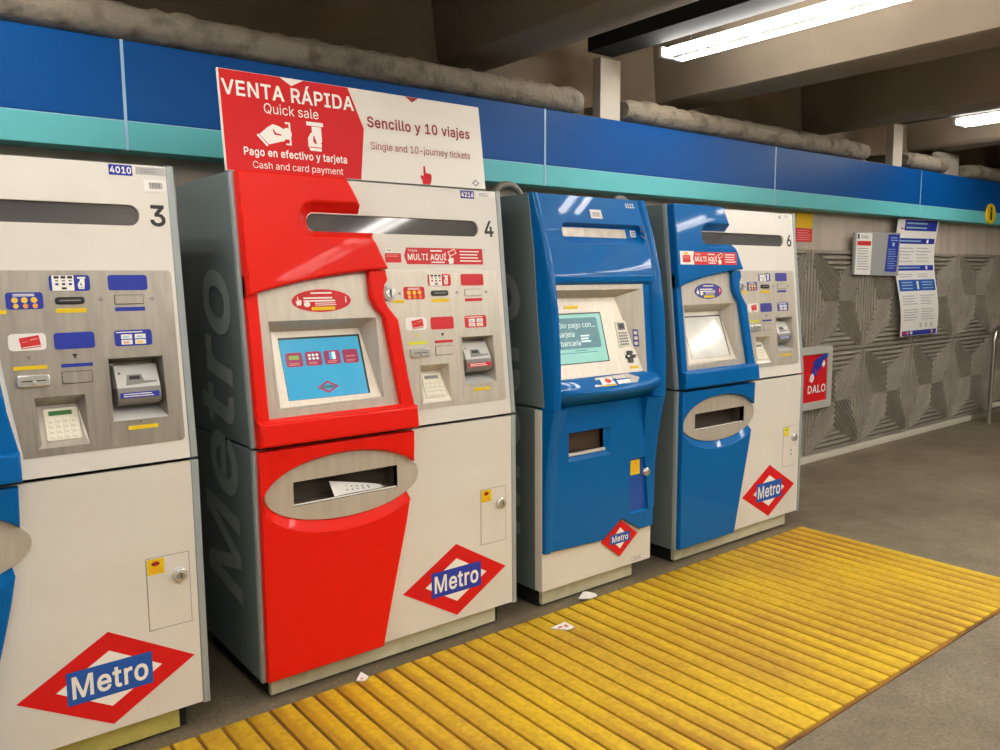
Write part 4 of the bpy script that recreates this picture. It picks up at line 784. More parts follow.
    b = MB(); b.prism(LO, rt + f_el[::-1] + top, 0, .032, cover, back=rt + b_el[::-1] + top, bev=.006); b.build('lower_cover', t)
    b = MB(); b.prism(LO, ell(C2[0], C2[1], .330, .127, 56), 0, .010, M['steel'], holes=[WIN], bev=.003)
    b.box((.147, -.006, .742), (.590, -.003, .747), M['print'])  # white bar paints the lit bottom ledge of the tray
    ov = b.build('tray_plate', t)
    b = MB(); P = [(.145, .740), (.592, .740), (.592, .833), (.145, .833)]; d = -.085
    for i in range(4):
        j = (i + 1) % 4; b.add([LO(*P[i], .008), LO(*P[j], .008), LO(*P[j], d), LO(*P[i], d)], [(0, 1, 2, 3)], M['pocket'])
    b.add([LO(*p, d) for p in P], [(0, 1, 2, 3)], M['pocket'])
    b.build('tray_pocket', t, smooth=False)
    # service hatch
    h0, h1, g0, g1 = 1.017, 1.160, .402, .654
    b = MB()
    for r in (rr(h0, g0, h0 + .002, g1), rr(h1 - .002, g0, h1, g1), rr(h0, g0, h1, g0 + .002), rr(h0, g1 - .002, h1, g1)): b.face(LO, r, .0006, M['inkgrey'])
    b.prism(LO, rr(h0 + .003, g0 + .003, h1 - .003, g1 - .003), 0, .002, M['white'])
    if V['num'] == '6':
        for q in (.50, .475): b.prism(LO, ell(1.105, q, .004, .006, 8), .002, .004, M['ink'])
    b.build('service_hatch', t, smooth=False)
    lock(t, LO, 1.128 if V['num'] != '3' else 1.125, .580, .002)
    b = MB(); b.prism(LO, rr(1.021, .596, 1.076, .650), .002, .0030, M['yellow' if V['num'] != '6' else 'lime'])
    b.face(LO, ell(1.048, .633, .013, .009, 14), .0036, M['labred'] if V['num'] != '6' else M['lime']); b.face(LO, rr(1.034, .631, 1.062, .635), .004, M['ink'])
    lines(b, LO, 1.027, .600, 1.070, .620, 3, M['orangecoin'], .0036, .4); b.build('hatch_sticker', t, smooth=False)
    emblem(t, LO, .884 if V['num'] != '3' else .889, .278, .272, .160, .162, .096, .131, .056, 0, M['emblemviolet' if V['num'] == '4' else 'emblemblue'], 0, .070, .232)
    return t

V4 = dict(num='4', id='4216', idm='labviolet', acc='labred', cover='red', steel='steel', plinth='plinth', side=True, screen='screenblue', bar='lime', multi=(.697, .668, 0, False),
          label='red and white ticket machine marked 4, the quick sale board above it')
V3 = dict(num='3', shift=.012, id='4010', idm='labblue', acc='labblue', cover='blue', steel='steeldark', plinth='plinthy', screen='screenblue', bar='yellow',
          label='mostly white ticket machine marked 3 at left, cut by the photo edge')
V6 = dict(num='6', acc='labviolet', cover='blue', steel='steel', plinth='plinth', screen='screenglare', bar='lime', multi=(.138, .668, .0525, True),
          label='blue and white ticket machine marked 6, farthest along the row')
wide_machine(1.072, V4)
wide_machine(-.340, V3)
wide_machine(3.408, V6)

# ------------------------------------------------------------------ the narrow card-only machine (5)
def narrow_machine(x0):
    global DU; DU = 0.0
    Wn = .765
    t = empty('ticket_machine', (x0, YF, 0), 'narrow all-blue card ticket machine marked 5, between machines 4 and 6', 'ticket machine', 'ticket machines along the wall')
    P = [(1.968, .06), (1.80, 0), (1.60, -.055), (1.42, -.082), (1.28, -.094), (1.13, -.10), (1.0, -.10), (.975, -.098), (.90, -.078), (.75, -.052), (.62, -.038), (.45, -.030), (.28, -.026)]
    def p(z):
        for (a, ya), (c, yc) in zip(P, P[1:]):
            if c <= z <= a: return yc + (ya - yc) * (z - c) / (a - c)
        return P[0][1] if z > P[0][0] else P[-1][1]
    bl = M['blue']
    BF = [(1.965, .09), (1.70, .05), (1.45, .03), (1.12, -.008), (.90, -.025)]
    def bf(z):
        for (a, ya), (c, yc) in zip(BF, BF[1:]):
            if c <= z <= a: return yc + (ya - yc) * (z - c) / (a - c)
        return .09
    b = MB(); s = .022
    up = [(-.020, .982), (.0, .982), (DEP, .982), (DEP, 1.965), (.09, 1.965), (.05, 1.70), (.03, 1.45), (-.008, 1.12)]
    b.prism(RY, [(.06, .095), (DEP, .095), (DEP, 1.95), (.14, 1.95), (.10, .99), (.06, .97)], s, Wn - s, M['grey'])
    b.box((s, .09, 1.945), (Wn - s, DEP, 1.964), M['grey'])
    for a in (0, Wn - s):
        b.prism(RY, [(.047, .09), (DEP, .09), (DEP, .972), (.047, .972)], a, a + s, M['grey'], bev=.003, bev0=.003)
        b.prism(RY, up, a, a + s, M['grey'], bev=.003, bev0=.003)
    b.build('cabinet_body', t)
    b = MB(); SF = lambda u, v, n: (-n, .165 + v, u)
    b.text('Metro', SF, .34, 0, .34, M['sideletter'], .0035, width=1.28, bold=1, shear=.18)
    b.build('side_lettering', t, smooth=False)['label'] = 'large pale grey lettering up the side'
    b = MB(); b.box((.03, .06, 0), (Wn - .09, DEP - .03, .095), M['dark']); b.build('plinth_core', t)
    b = MB(); b.box((.035, .035, .014), (Wn - .10, .06, .09), M['plinth'], ch=.003); b.build('plinth_strip', t)['label'] = 'scuffed cream plinth strip'
    WN = rr(.158, .738, .402, .842); HT = rr(.588, .384, .752, .650, .006)
    b = MB(); b.prism(LO, rr(0, .095, Wn, .97), -.045, .004, M['white'], holes=[WN], bev=.004); b.build('lower_panel', t)
    b = MB(); b.face(LO, rr(.62, .110, .715, .130), .0046, M['inkgrey']); b.face(LO, rr(.622, .112, .713, .128), .0050, M['paper']); lines(b, LO, .63, .113, .70, .127, 2, M['inkgrey'], .0054, .4); b.build('rating_label', t, smooth=False)
    # lower cover with its two pockets
    out = [(.004, .290), (.385, .275), (.522, .360), (.655, .281), (Wn - .004, .282), (Wn - .004, .974), (.004, .974)]
    PK = rr(.150, .708, .440, .848, .001); HT2 = offset(HT, .012)
    b = MB(); b.prism(LO, out, .004, .026, bl, holes=[PK, HT2], bev=.006)
    pi = rr(.158, .738, .402, .842, .0005)
    k = len(PK); b.add([LO(u, v, .026) for u, v in PK] + [LO(u, v, .006) for u, v in pi], [(i, (i + 1) % k, k + (i + 1) % k, k + i) for i in range(k)], bl)
    k = len(HT); b.add([LO(u, v, .026) for u, v in HT2] + [LO(u, v, .012) for u, v in HT], [(i, (i + 1) % k, k + (i + 1) % k, k + i) for i in range(k)], bl)
    zs = [.976, .94, .90, .85, .80, .75, .68, .62, .55, .48, .40, .33, .285]     # side wings flow down from the upper cover and die away
    for sd in (0, 1):
        rows = []
        for z in zs:
            q = (z - .285) / .69; w = .035 + .075 * q; y = p(z); f = -.026
            r = [(.002, .02), (.002, y + .012), (.008, y + .003), (.018, y), (.030, y + .001), (w, min(f, y + .03) if q > .3 else f), (w, .01)]
            r = [(a, c, z) for a, c in r]
            if sd: r = [(Wn - a, c, z) for a, c, z in r][::-1]
            rows.append(r)
        b.rows(rows[::-1], bl)
    b.build('lower_cover', t)
    b = MB(); b.prism(LO, HT, .004, .013, M['hatchblue'], bev=.002); b.build('service_hatch', t)['label'] = 'deeper blue service hatch'
    lock(t, LO, .708, .578, .013)
    b = MB(); b.prism(LO, rr(.592, .572, .662, .648), .013, .014, M['yellow']); b.face(LO, ell(.627, .632, .013, .009, 12), .0146, M['orangecoin']); lines(b, LO, .605, .585, .652, .615, 3, M['orangecoin'], .0146, .4); b.build('hatch_sticker', t, smooth=False)
    # outlet window
    b = MB(); q = [(.158, .738), (.402, .738), (.402, .842), (.158, .842)]
    for i in range(4):
        j = (i + 1) % 4; b.add([LO(*q[i], .005), LO(*q[j], .005), LO(*q[j], -.03), LO(*q[i], -.03)], [(0, 1, 2, 3)], M['dark'])
    b.add([LO(*c, -.02) for c in q], [(0, 1, 2, 3)], mat('brown_smoked_window', (74, 56, 46), .25)); b.build('outlet_window', t, smooth=False)
    b = MB(); b.prism(LO, rr(.152, .732, .405, .746), .006, .020, M['unitgrey'], bev=.003); b.build('outlet_lip', t)
    emblem(t, LO, .522, .258, .131, .096, .060, .056, .073, .026, .012, M['emblemblue'], .008, .030, .118)
    b = MB(); d = [(.391, .258), (.522, .162), (.653, .258), (.522, .354)]; b.prism(LO, d, .004, .0118, M['emblemred']); b.build('emblem_backing', t)
    # upper cover: two wings, the top panel and the ledge
    zs = [.978, 1.0, 1.06, 1.13, 1.2, 1.28, 1.35, 1.42, 1.5, 1.6, 1.7, 1.8, 1.88, 1.968]
    for sd in (0, 1):
        b = MB(); rows = []; w = .058 if sd == 0 else .072
        for z in zs:
            y = p(z); yb = bf(z) + .02
            r = [(.003, yb), (.003, y + .016), (.006, y + .006), (.012, y), (.022, y - .001), (.034, y + .001), (w - .01, y + .020), (w, y + .045), (w, yb)]
            r = [(a, c, z) for a, c in r]
            if sd: r = [(Wn - a, c, z) for a, c, z in r][::-1]
            rows.append(r)
        b.rows(rows[::-1], bl); b.build('side_wing', t, angle=60)
    # top panel as three strips round the slot, each following the leaning front
    xa, xb = .045, Wn - .055
    TP = lambda u, z, n: (u, p(z) + .014 - n, z)
    b = MB()
    SL0, SL1 = rr(.140, 1.735, .700, 1.838, .045, 6), rr(.150, 1.767, .690, 1.820, .026, 6)
    zz = [1.565 + (1.966 - 1.565) * i / 16 for i in range(17)]
    for za, zb in zip(zz, zz[1:]):               # facets above/below/left/right of the slot
        m0 = max(za, 1.735); m1 = min(zb, 1.838)
        if m1 <= m0: segs = [(xa, xb, xa, xb)]
        else:
            def cut(z):
                q = SL0; xs = []
                for i in range(len(q)):
                    (u0, v0), (u1, v1) = q[i], q[(i + 1) % len(q)]
                    if (v0 - z) * (v1 - z) < 0: xs.append(u0 + (u1 - u0) * (z - v0) / (v1 - v0))
                return (min(xs), max(xs)) if len(xs) > 1 else None
            segs = None
        if segs:
            b.add([TP(xa, za, 0), TP(xb, za, 0), TP(xb, zb, 0), TP(xa, zb, 0)], [(0, 1, 2, 3)], bl)
        else:
            cuts = [za] + [za + (zb - za) * i / 6 for i in range(1, 6)] + [zb]
            for c0, c1 in zip(cuts, cuts[1:]):
                A, Bc = cut(c0), cut(c1)
                if A and Bc:
                    b.add([TP(xa, c0, 0), TP(A[0], c0, 0), TP(Bc[0], c1, 0), TP(xa, c1, 0)], [(0, 1, 2, 3)], bl)
                    b.add([TP(A[1], c0, 0), TP(xb, c0, 0), TP(xb, c1, 0), TP(Bc[1], c1, 0)], [(0, 1, 2, 3)], bl)
                else:
                    b.add([TP(xa, c0, 0), TP(xb, c0, 0), TP(xb, c1, 0), TP(xa, c1, 0)], [(0, 1, 2, 3)], bl)
    k = len(SL0)
    b.add([TP(u, v, .001) for u, v in SL0] + [TP(u, v, -.034) for u, v in SL1], [(i, (i + 1) % k, k + (i + 1) % k, k + i) for i in range(k)], bl)
    b.face(lambda u, v, n: TP(u, v, n), SL1, -.034, bl)
    # rolled lower lip and top edge
    lip = [(1.565, 0), (1.556, .004), (1.548, .012), (1.545, .028), (1.550, .09)]
    b.rows([[(xa, p(1.565) + .014 + d, z), (xb, p(1.565) + .014 + d, z)] for z, d in lip][::-1], bl, closed=False)
    b.add([(xa, p(1.966) + .014, 1.966), (xb, p(1.966) + .014, 1.966), (xb, .14, 1.966), (xa, .14, 1.966)], [(0, 1, 2, 3)], bl)
    b.build('top_panel', t, angle=40)
    b = MB(); b.face(TP, rr(.152, 1.772, .600, 1.816, .004), -.032, M['steeldark']); b.build('display_window', t, smooth=False)
    b = MB(); b.prism(TP, rr(.635, 1.780, .672, 1.812), -.033, -.031, M['paper']); lines(b, TP, .639, 1.784, .669, 1.808, 3, M['labviolet'], -.0306, .5); b.build('rating_label', t, smooth=False)
    b = MB(); b.prism(TP, rr(.352, 1.862, .428, 1.905), .0, .0016, M['paper'])
    for i in range(18): b.face(TP, rr(.364 + i * .003, 1.870, .364 + i * .003 + random.choice((.001, .0018)), 1.892), .0022, M['inkgrey'])
    b.build('barcode_sticker', t, smooth=False)
    b = MB(); b.text('0113', TP, .612, 1.925, .021, M['print'], .0016, width=.062, bold=1); b.build('identity_lettering', t, smooth=False)
    b = MB(); b.text('5', TP, .676, 1.772, .064, mat('navy_number_film', (10, 46, 92), .3), .0016, width=.040); b.build('number', t, smooth=False)
    # steel control recess
    st = M['steel']; b = MB()
    fa, fb = .050, .640
    yt, yb = p(1.55) + .035, p(1.105) + .035
    fr = lambda z: yb + (yt - yb) * (z - 1.105) / .445
    A = [(fa, fr(1.55), 1.55), (fb, fr(1.55), 1.55), (fb, fr(1.522), 1.522), (fa, fr(1.522), 1.522)]
    b.add(A, [(3, 2, 1, 0)], st)
    I = [(.08, -.058, 1.112), (.630, -.058, 1.112), (.528, .052, 1.482), (.08, .052, 1.482)]
    b.add(I, [(0, 1, 2, 3)], st)
    b.add([A[3], A[2], I[2], I[3]], [(3, 2, 1, 0)], st)
    b.add([A[2], (fb, fr(1.105), 1.105), I[1], I[2]], [(0, 1, 2, 3)], st)
    b.add([A[3], (fa, fr(1.105), 1.105), I[0], I[3]], [(3, 2, 1, 0)], st)
    b.add([(fa, fr(1.105), 1.105), (fb, fr(1.105), 1.105), I[1], I[0]], [(0, 1, 2, 3)], st)
    b.add([(fb, fr(1.55), 1.55), (fb + .006, fr(1.55) - .004, 1.55), (fb + .006, fr(1.105) - .004, 1.105), (fb, fr(1.105), 1.105)], [(3, 2, 1, 0)], M['unitgrey'])
    b.add([(fb + .006, fr(1.56) - .002, 1.565), (Wn - .045, fr(1.56) - .002, 1.565), (Wn - .045, fr(1.1) - .002, 1.1), (fb + .006, fr(1.1) - .002, 1.1)], [(3, 2, 1, 0)], bl)
    rec = b.build('control_recess', t, smooth=False)
    # frame on the reclined floor: u across, v = height
    IP = lambda u, z, n: (u, -.058 + .11 * (z - 1.112) / .37 - n * .958, z + n * .285)
    b = MB(); b.prism(IP, rr(.062, 1.176, .408, 1.412), 0, .002, M['black'])
    b.face(IP, rr(.068, 1.180, .400, 1.405), .0025, M['screenteal'])
    b.face(IP, rr(.068, 1.245, .372, 1.388, .012), .003, M['screenbox'])
    tx = M['screentext']
    b.text('Sólo pago con...', IP, .096, 1.343, .024, tx, .0034, width=.258, bold=0)
    b.text('tarjeta', IP, .110, 1.302, .024, tx, .0034, width=.098, bold=0)
    b.text('bancaria', IP, .112, 1.260, .024, tx, .0034, width=.125, bold=0)
    for i in range(3): lines(b, IP, .245, 1.272 + i * .013, .31, 1.282 + i * .013, 1, tx, .0034, .7)
    lines(b, IP, .19, 1.232, .30, 1.240, 1, M['screenbox'], .003, .5); lines(b, IP, .09, 1.222, .36, 1.230, 1, M['screenbox'], .003, .4)
    b.build('screen', rec, smooth=False)
    b = MB(); b.prism(IP, rr(.080, 1.425, .140, 1.452), 0, .001, M['labblue']); lines(b, IP, .085, 1.429, .132, 1.449, 2, M['pink'], .0016, .45); b.build('recess_sticker', t, smooth=False)
    b = MB(); b.prism(IP, rr(.180, 1.432, .268, 1.446, .002), 0, .0012, M['yellow']); b.face(IP, rr(.152, 1.434, .172, 1.444), .001, M['paper']); b.build('yellow_strip', t, smooth=False)
    b = MB(); b.prism(IP, rr(.494, 1.236, .572, 1.362, .003), 0, .004, M['cream'], bev=.0015)
    b.prism(IP, rr(.508, 1.318, .556, 1.354), .004, .006, M['unitdark']); b.face(IP, rr(.514, 1.324, .550, 1.348), .0064, M['ink'])
    for i in range(4):
        for j in range(5):
            b.prism(IP, rr(.504 + i * .016, 1.244 + j * .0138, .514 + i * .016, 1.253 + j * .0138), .004, .007, M['unitdark'], bev=.001)
    b.build('keypad', t)
    b = MB(); b.prism(IP, rr(.538, 1.158, .572, 1.216, .003), 0, .006, M['black'], bev=.002); b.prism(IP, rr(.524, 1.180, .590, 1.196, .003), 0, .010, M['black'], bev=.002)
    b.face(IP, rr(.528, 1.186, .545, 1.192), .0104, M['print']); b.face(IP, rr(.576, 1.204, .584, 1.212), .001, M['ink']); b.build('card_slot', t)
    b = MB(); b.prism(IP, rr(.540, 1.128, .602, 1.142, .002), 0, .0012, M['yellow']); b.build('yellow_strip', t, smooth=False)
    b = MB()                                      # violet sticker on the slanting side wall
    o0 = Vector((fb - .006, fr(1.3) + .003, 1.26)); e1 = (Vector(I[2]) - Vector(A[2])); e1 = Vector((I[1][0] * .72 + I[2][0] * .28 - fb, .055, 0)).normalized()
    RF = lambda u, v, n: tuple(Vector((.606 + u * .75, -.045 + .018 + u * -.62 + .12 * v, 1.235 + v)) + Vector((-.6, -.75, 0)) * (n + .004))
    b.prism(RF, rr(-.012, .0, .018, .085), 0, .001, M['labviolet'])
    for q in (.008, .034, .060): b.face(RF, rr(-.006, q, .012, q + .016), .0016, M['print'])
    b.build('side_sticker', t, smooth=False)
    # ledge between the wings
    b = MB(); rows = []
    for i in range(17):
        q = i / 16; x = .040 + (Wn - .085) * q; g = math.sin(math.pi * q) ** .8
        rows.append([(x, c, z) for c, z in [(-.02, 1.118), (-.058, 1.112), (-.078 - .020 * g, 1.096 - .006 * g), (-.088 - .034 * g, 1.079 - .014 * g), (-.094 - .042 * g, 1.066 - .016 * g),
                     (-.095 - .042 * g, 1.055 - .016 * g), (-.088 - .034 * g, 1.036 - .014 * g), (-.068 - .020 * g, 1.010 - .008 * g), (-.045, .992), (-.030, .978), (.05, .978)]])
    b.rows(rows, bl); b.build('ledge', t, angle=60)
    def LF(u, v, n):
        g = math.sin(math.pi * min(max((u - .04) / (Wn - .085), 0), 1)) ** .8
        pr3 = [(-.058, 1.112), (-.078 - .020 * g, 1.096 - .006 * g), (-.088 - .034 * g, 1.079 - .014 * g)]
        q = min(v / .026, 1.98); k = int(q); q -= k
        (y0, z0), (y1, z1) = pr3[k], pr3[k + 1]
        return (u, y0 + (y1 - y0) * q - n * .6, z0 + (z1 - z0) * q + n * .8 + .0008)
    b = MB(); sh = [(.235, .050), (.275, .010), (.505, .004), (.560, .030), (.525, .052)]
    b.prism(LF, sh[::-1], 0, .0016, M['steel'])
    b.face(LF, [(.285, .044), (.375, .044), (.375, .014), (.295, .016)], .0024, M['print']); b.face(LF, ell(.335, .028, .018, .011, 12), .003, M['labred'])
    b.face(LF, [(.280, .056), (.375, .055), (.375, .046), (.285, .047)], .003, M['yellow'])
    b.face(LF, [(.390, .048), (.480, .046), (.480, .030), (.390, .030)], .0024, M['print']); lines(b, LF, .395, .010, .47, .026, 2, M['print'], .0024, .5)
    b.build('ledge_label', t, smooth=False)
    return t
narrow_machine(2.445)

# ------------------------------------------------------------------ things on and around the machines
def quick_sale_board():
    y0, z0 = 2.922, 1.968; tilt = .098; Hh = .352
    t = empty('sign_board', (1.068, y0, z0), 'red and white quick sale sign board standing on top of the red machine', 'sign')
    k = math.sqrt(1 + tilt * tilt)
    F = lambda u, v, n: (u + .03 * v * 0, tilt * v / k - n / k, v / k + tilt * n / k)
    out = [(0, 0), (1.160, .002), (1.150, Hh + .009), (-.004, Hh + .009)]
    b = MB(); b.prism(F, out, -.012, 0, M['signwhite'], bev=.002); b.build('board', t)
    b = MB(); b.face(F, [(.004, .002), (.540, .004), (.568, .206), (.508, Hh + .007), (.0, Hh + .007)], .001, M['signred']); b.build('red_field', t, smooth=False)
    b = MB(); w = M['print']; n = .0018
    def line(txt, u, v, h, m, width, bold, name):
        g = glyphs(txt, bold, 0); k = width / (g[3] - g[2]); x = 0
        for wd in txt.split(' '):
            q = glyphs(wd, bold, 0)
            bb = MB(); bb.text(wd, F, u + (x + q[2] - g[2]) * k, v, h, m, n, width=(q[3] - q[2]) * k, bold=bold); bb.build(name, t, smooth=False)
            x += sum(_glyph(ch, bold)[2] for ch in wd + ' ')
    line('VENTA RÁPIDA', .006, .272, .051, w, .524, 1, 'title_word')
    line('Quick sale', .158, .220, .036, w, .216, 0, 'subtitle_word')
    line('Pago en efectivo y tarjeta', .070, .062, .027, w, .412, 1, 'payment_word')
    line('Cash and card payment', .100, .016, .025, w, .362, 0, 'payment_word')
    b.face(F, [(.228, Hh + .007), (.272, Hh - .020), (.322, Hh + .007)], n, w); b.build('arrow_mark', t, smooth=False); b = MB()
    # coin hand
    c = (.195, .118)
    b.face(F, [(c[0] + x, c[1] + y) for x, y in [(-.062, .022), (-.028, -.012), (.012, .0), (.034, .006), (.046, .022), (.040, .046), (.018, .058), (-.008, .064), (-.030, .050)]], n, w)
    b.face(F, [(c[0] + x, c[1] + y) for x, y in [(-.072, .018), (-.036, -.020), (-.030, -.015), (-.066, .024)]], n, w)
    b.face(F, [(c[0] + x, c[1] + y) for x, y in [(-.004, .026), (.022, .024), (.024, .029), (.002, .032), (-.006, .046), (-.010, .044)]], n + .0005, M['signred'])
    b.face(F, rr(c[0] + .054, c[1] - .006, c[0] + .061, c[1] + .076), n, w); b.face(F, rr(c[0] + .040, c[1] + .070, c[0] + .061, c[1] + .077), n, w); b.face(F, rr(c[0] + .040, c[1] - .008, c[0] + .061, c[1] - .002), n, w)
    b.face(F, ell(c[0] + .046, c[1] + .034, .018, .022, 18), n + .0002, w)
    # card hand
    b.build('coin_hand_symbol', t, smooth=False); b = MB(); handcard(b, F, .356, .098, .115, w, n, M['signred'])
    b.build('card_hand_symbol', t, smooth=False)
    d = M['darkred']
    line('Sencillo y 10 viajes', .584, .216, .040, d, .505, 1, 'ticket_word')
    line('Single and 10-journey tickets', .594, .128, .029, d, .490, 0, 'ticket_word')
    b = MB(); b.face(F, [(.770, Hh + .007), (.803, Hh - .014), (.836, Hh + .007)], n, d); b.build('arrow_mark', t, smooth=False)
    b = MB(); hand(b, F, .850, .004, .075, M['signred'], n); b.build('hand_symbol', t, smooth=False)
    b = MB()
    for q0, q1 in ((0, 1),):
        b.face(F, [(1.085, .026), (1.105, .012), (1.125, .026), (1.105, .042)], n, M['inkgrey']); b.face(F, [(1.094, .026), (1.105, .018), (1.116, .026), (1.105, .035)], n + .0005, M['signwhite'])
    b.build('corner_logo', t, smooth=False)
quick_sale_board()

# printed ticket left in the tray of machine 4
b = MB(); rows = []
pts = []
for i in range(9):
    q = i / 8; x = .315 + .225 * q; h = .052 * (1 - q) ** .9 + .004
    rows.append([(x, -.002 + .06 * q * .2 + .004 * math.sin(q * 6), .748), (x - .006 * (1 - q), .03 + .012 * q, .748 + h)])
b.rows(rows, M['paper'], closed=False)
for i in range(7):
    x = .325 + i * .024; h = .04 * (1 - (x - .315) / .225)
    for f in (.3, .7): b.add([(x, .006 + .022 * f, .750 + h * f), (x + .008, .006 + .022 * f, .750 + h * f), (x + .008, .0085 + .022 * f, .755 + h * f), (x, .0085 + .022 * f, .755 + h * f)], [(0, 1, 2, 3)], M['paperink'])
o = b.build('paper_ticket', loc=(1.072, YF, 0), smooth=False); tag(o, 'white printed ticket lying in the oval tray of the red machine', 'ticket')

# cable conduits behind machine 5
for x, r, lab in ((2.56, .085, 'grey cable conduit arching behind the top left of the blue machine'), (3.36, .055, 'short grey cable conduit behind the top right of the blue machine')):
    b = MB(); pts = [(x + r * math.cos(a), 3.18, 1.966 + r * .85 * math.sin(a)) for a in [math.pi * i / 14 for i in range(15)]]
    b.tube(pts, .016, M['conduit'], 10); o = b.build('cable_conduit'); tag(o, lab, 'conduit')

# ------------------------------------------------------------------ notices on the wall
def at(x, y, z, name, lab, cat): return empty(name, (x, y, z), lab, cat)
t = at(6.0, 3.748, 1.856, 'warning_notice', 'small yellow and red notice on the wall above machine 6 corner', 'notice')
b = MB(); b.prism(WX, rr(0, .112, .24, .232), 0, .002, M['yellow']); lines(b, WX, .02, .12, .22, .225, 6, M['orangecoin'], .0026, .35); b.build('yellow_half', t, smooth=False)
b = MB(); b.prism(WX, rr(0, 0, .24, .110), 0, .002, M['labred']); lines(b, WX, .02, .01, .22, .1, 5, M['pink'], .0026, .35); b.build('red_half', t, smooth=False)

t = at(6.80, 3.674, 1.585, 'notice_board', 'pale grey notice board holding one white and one blue sheet', 'notice board')
b = MB(); b.prism(WX, [(0, 0), (.80, -.012), (.80, .385), (0, .362)], -.02, 0, M['signgrey'], bev=.003)
b.box((.02, .012, .05), (.78, .025, .30), M['signgrey']); b.build('backing', t)
b = MB(); b.prism(WX, [(.01, .005), (.275, .0), (.285, .368), (.022, .36)], .001, .003, M['paper'])
b.face(WX, [(.03, .255), (.265, .255), (.267, .295), (.032, .292)], .0036, M['labred']); lines(b, WX, .04, .04, .25, .24, 9, M['inkgrey'], .0036, .25); lines(b, WX, .09, .315, .25, .345, 2, M['inkgrey'], .0036, .4)
b.face(WX, rr(.035, .31, .065, .352), .0036, M['ink']); b.build('white_sheet', t, smooth=False)
b = MB(); b.prism(WX, [(.535, .03), (.745, .025), (.785, .368), (.58, .362)], .001, .003, M['labblue']); lines(b, WX, .575, .05, .745, .24, 9, M['note1'], .0036, .22); lines(b, WX, .62, .30, .76, .345, 2, M['note1'], .0036, .3)
b.face(WX, ell(.672, .275, .022, .02, 14), .0036, M['note1']); b.build('blue_sheet', t, smooth=False)

# long curling poster
t = at(7.53, 3.69, 1.005, 'wall_poster', 'long curling white poster with blue headings hanging below the fascia', 'poster')
Hp, Wp = 1.09, .82
def PO(u, v, n):
    q = v / Hp
    return (u * (.92 + .08 * q) - .03 * math.sin(math.pi * q) + .13 * (1 - q), -.022 * math.sin(2.2 * math.pi * q) - .02 * (1 - q) - n - .012, v + .012 * (u / Wp) * q)
def strip(b, u0, v0, u1, v1, n, m):
    k = max(2, int((v1 - v0) / .0136)); b.rows([[PO(u0, v0 + (v1 - v0) * i / k, n), PO(u1, v0 + (v1 - v0) * i / k, n)] for i in range(k + 1)], m, closed=False)
b = MB(); strip(b, 0, 0, Wp, Hp, 0, M['paper'])
b.rows([[PO(0, Hp * i / 80, -.003), PO(Wp, Hp * i / 80, -.003)] for i in range(81)][::-1], M['paper'], closed=False); b.build('sheet', t)
b = MB()
for v0, v1, m in [(.985, 1.082, 'labblue'), (.865, .915, 'labblue'), (.615, .665, 'labblue'), (.425, .530, 'emblemblue'), (.004, .05, 'labblue')]: strip(b, .03 if v1 < 1 else .14, v0, Wp - .03, v1, .002, M[m])
for (v0, v1, k) in [(.70, .85, 5), (.555, .60, 2), (.30, .40, 4), (.15, .27, 5)]:
    for i in range(k):
        z = v0 + (v1 - v0) * i / k
        strip(b, .05, z, .38 - random.uniform(0, .1), z + .006, .003, M['silverlab']); strip(b, .43, z, .76 - random.uniform(0, .12), z + .006, .003, M['silverlab'])
for v in (1.045, 1.005): strip(b, .17, v, .58, v + .014, .004, M['note1'])
for v in (.885, .637): strip(b, .06, v, .5, v + .010, .004, M['note1']); strip(b, .62, v - .012, .66, v + .02, .004, M['print'])
for v in (.445, .475, .50): strip(b, .08, v, .30, v + .008, .004, M['note1']); strip(b, .5, v, .74, v + .008, .004, M['note1'])
strip(b, .39, .44, .43, .515, .004, M['print'])
for u, m in ((.05, 'emblemred'), (.12, 'pink'), (.2, 'print'), (.66, 'pink')): strip(b, u, .015, u + .05, .042, .004, M[m])
for u in (.40, .52, .64): strip(b, u, .075, u + .05, .12, .002, M['unitgrey'])
b.build('poster_print', t, smooth=False)
b = MB(); b.face(WX, ell(.10, 1.036, .034, .042, 18), .016, M['emblemred']); b.face(WX, ell(.10, 1.036, .022, .028, 18), .018, M['paper']); b.build('poster_crest', t, smooth=False)

# framed red sign at the right of machine 6
t = at(5.82, 3.670, .478, 'framed_sign', 'red sign with a blue hand in a pale frame beside machine 6', 'sign')
b = MB(); oo = rr(0, -.01, .67, .515, .02); b.prism(WX, oo, -.03, .012, M['frame'], holes=[rr(.05, .055, .60, .455)], bev=.006); b.build('sign_frame', t)
b = MB(); b.face(WX, rr(.04, .045, .61, .465), .0, M['signred']); b.build('red_sheet', t, smooth=False)
b = MB()
b.text('DALO', WX, .585, .13, .062, M['print'], .002, width=.27, bold=1, align='R')
hb = [(.36, .30), (.40, .27), (.44, .275), (.45, .305), (.475, .315), (.52, .355), (.56, .40), (.60, .42), (.60, .455), (.54, .455), (.48, .425), (.44, .42), (.40, .40), (.38, .375), (.40, .355), (.37, .345)]
b.face(WX, hb, .002, M['labblue']); b.face(WX, [(.515, .36), (.545, .335), (.57, .37), (.545, .40)], .0026, M['print'])
b.face(WX, [(.33, .235), (.375, .215), (.405, .25), (.39, .295), (.35, .285)], .0024, M['print']); b.face(WX, [(.415, .30), (.43, .295), (.435, .33), (.42, .335)], .0026, M['signred'])
b.build('sign_print', t, smooth=False)

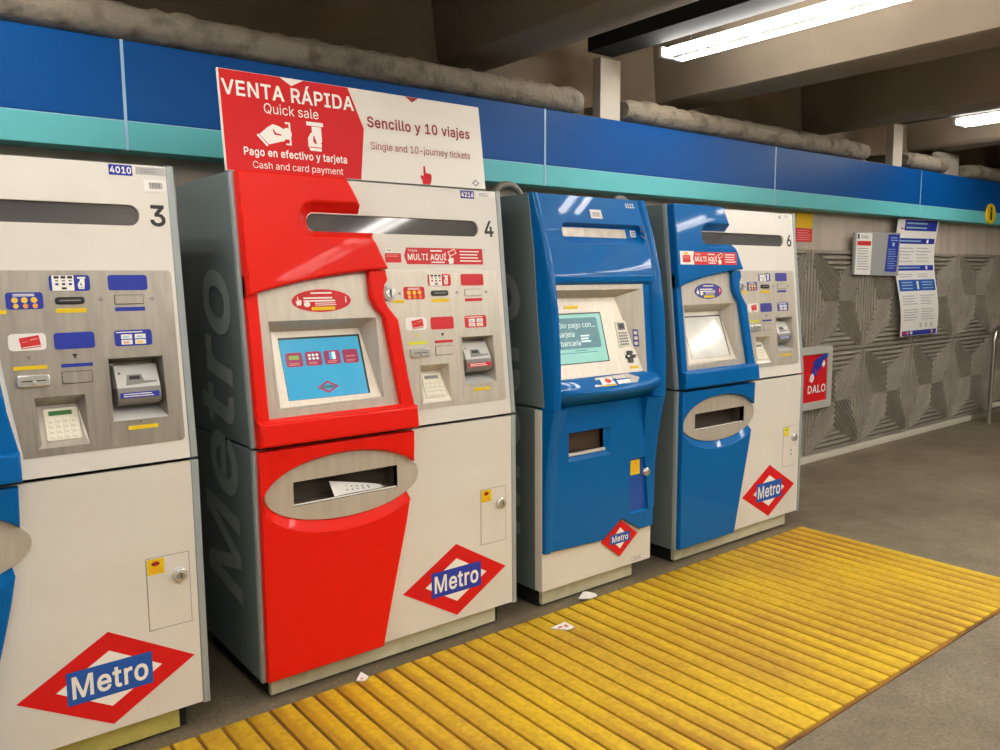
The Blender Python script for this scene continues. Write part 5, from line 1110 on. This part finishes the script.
# yellow information disc on the fascia
t = at(9.35, 3.598, 2.208, 'information_sign', 'small round yellow information disc on the fascia at the right edge', 'sign')
b = MB(); b.prism(WX, ell(0, 0, .115, .105, 32), 0, .012, M['infoy'], bev=.004); b.build('disc', t)
b = MB(); b.face(WX, rr(-.022, -.065, .022, .025, .005), .0126, M['ink']); b.face(WX, ell(0, .052, .024, .022, 14), .0126, M['ink']); b.build('letter', t, smooth=False)

# steel tube rail at the right end
t = at(9.40, 3.50, 0, 'tube_rail', 'bent steel tube rail standing on the floor at the right edge', 'rail')
b = MB(); L = 1.7
arc = lambda cx, cz, r, a0, a1: [(cx + r * math.cos(math.radians(a0 + (a1 - a0) * i / 8)), 0, cz + r * math.sin(math.radians(a0 + (a1 - a0) * i / 8))) for i in range(9)]
b.tube([(0, 0, 0), (.008, 0, .5)] + arc(.168, .88, .16, 180, 90) + arc(L - .168, .88, .16, 90, 0) + [(L, 0, 0)], .021, M['railsteel'], 12); b.build('tube_frame', t)
b = MB(); b.box((.01, -.02, .17), (L - .01, .02, .21), M['trunk'], ch=.004); b.build('crossbar', t)

# ------------------------------------------------------------------ light and camera
wd = bpy.data.worlds.new('hall_ambient'); S.world = wd; wd.use_nodes = True
wd.node_tree.nodes['Background'].inputs[0].default_value = (.9, .88, .84, 1); wd.node_tree.nodes['Background'].inputs[1].default_value = .05
bt = M['tube'].node_tree.nodes['Principled BSDF']; bt.inputs['Emission Color'].default_value = (1, .965, .905, 1); bt.inputs['Emission Strength'].default_value = 36

cam = bpy.data.cameras.new('camera'); co = bpy.data.objects.new('camera', cam); COL.objects.link(co); S.camera = co
yaw, pit, roll = (math.radians(a) for a in (38.2127, -6.8000, -.4080))
f = Vector((math.sin(yaw) * math.cos(pit), math.cos(yaw) * math.cos(pit), math.sin(pit)))
r = Vector((math.cos(yaw), -math.sin(yaw), 0)); u = r.cross(f)
c, s = math.cos(roll), math.sin(roll)
R0 = r * c + u * s; U0 = u * c - r * s
co.matrix_world = Matrix(((R0.x, U0.x, -f.x, 0), (R0.y, U0.y, -f.y, 0), (R0.z, U0.z, -f.z, 1.58), (0, 0, 0, 1)))
cam.sensor_fit = 'HORIZONTAL'; cam.sensor_width = 36; cam.lens = 36 * 812.95 / 1000; cam.clip_start = .05
S.view_settings.view_transform = 'Standard'; S.view_settings.look = 'None'; S.view_settings.gamma = 1; S.view_settings.use_curve_mapping = False
S.view_settings.exposure = 0
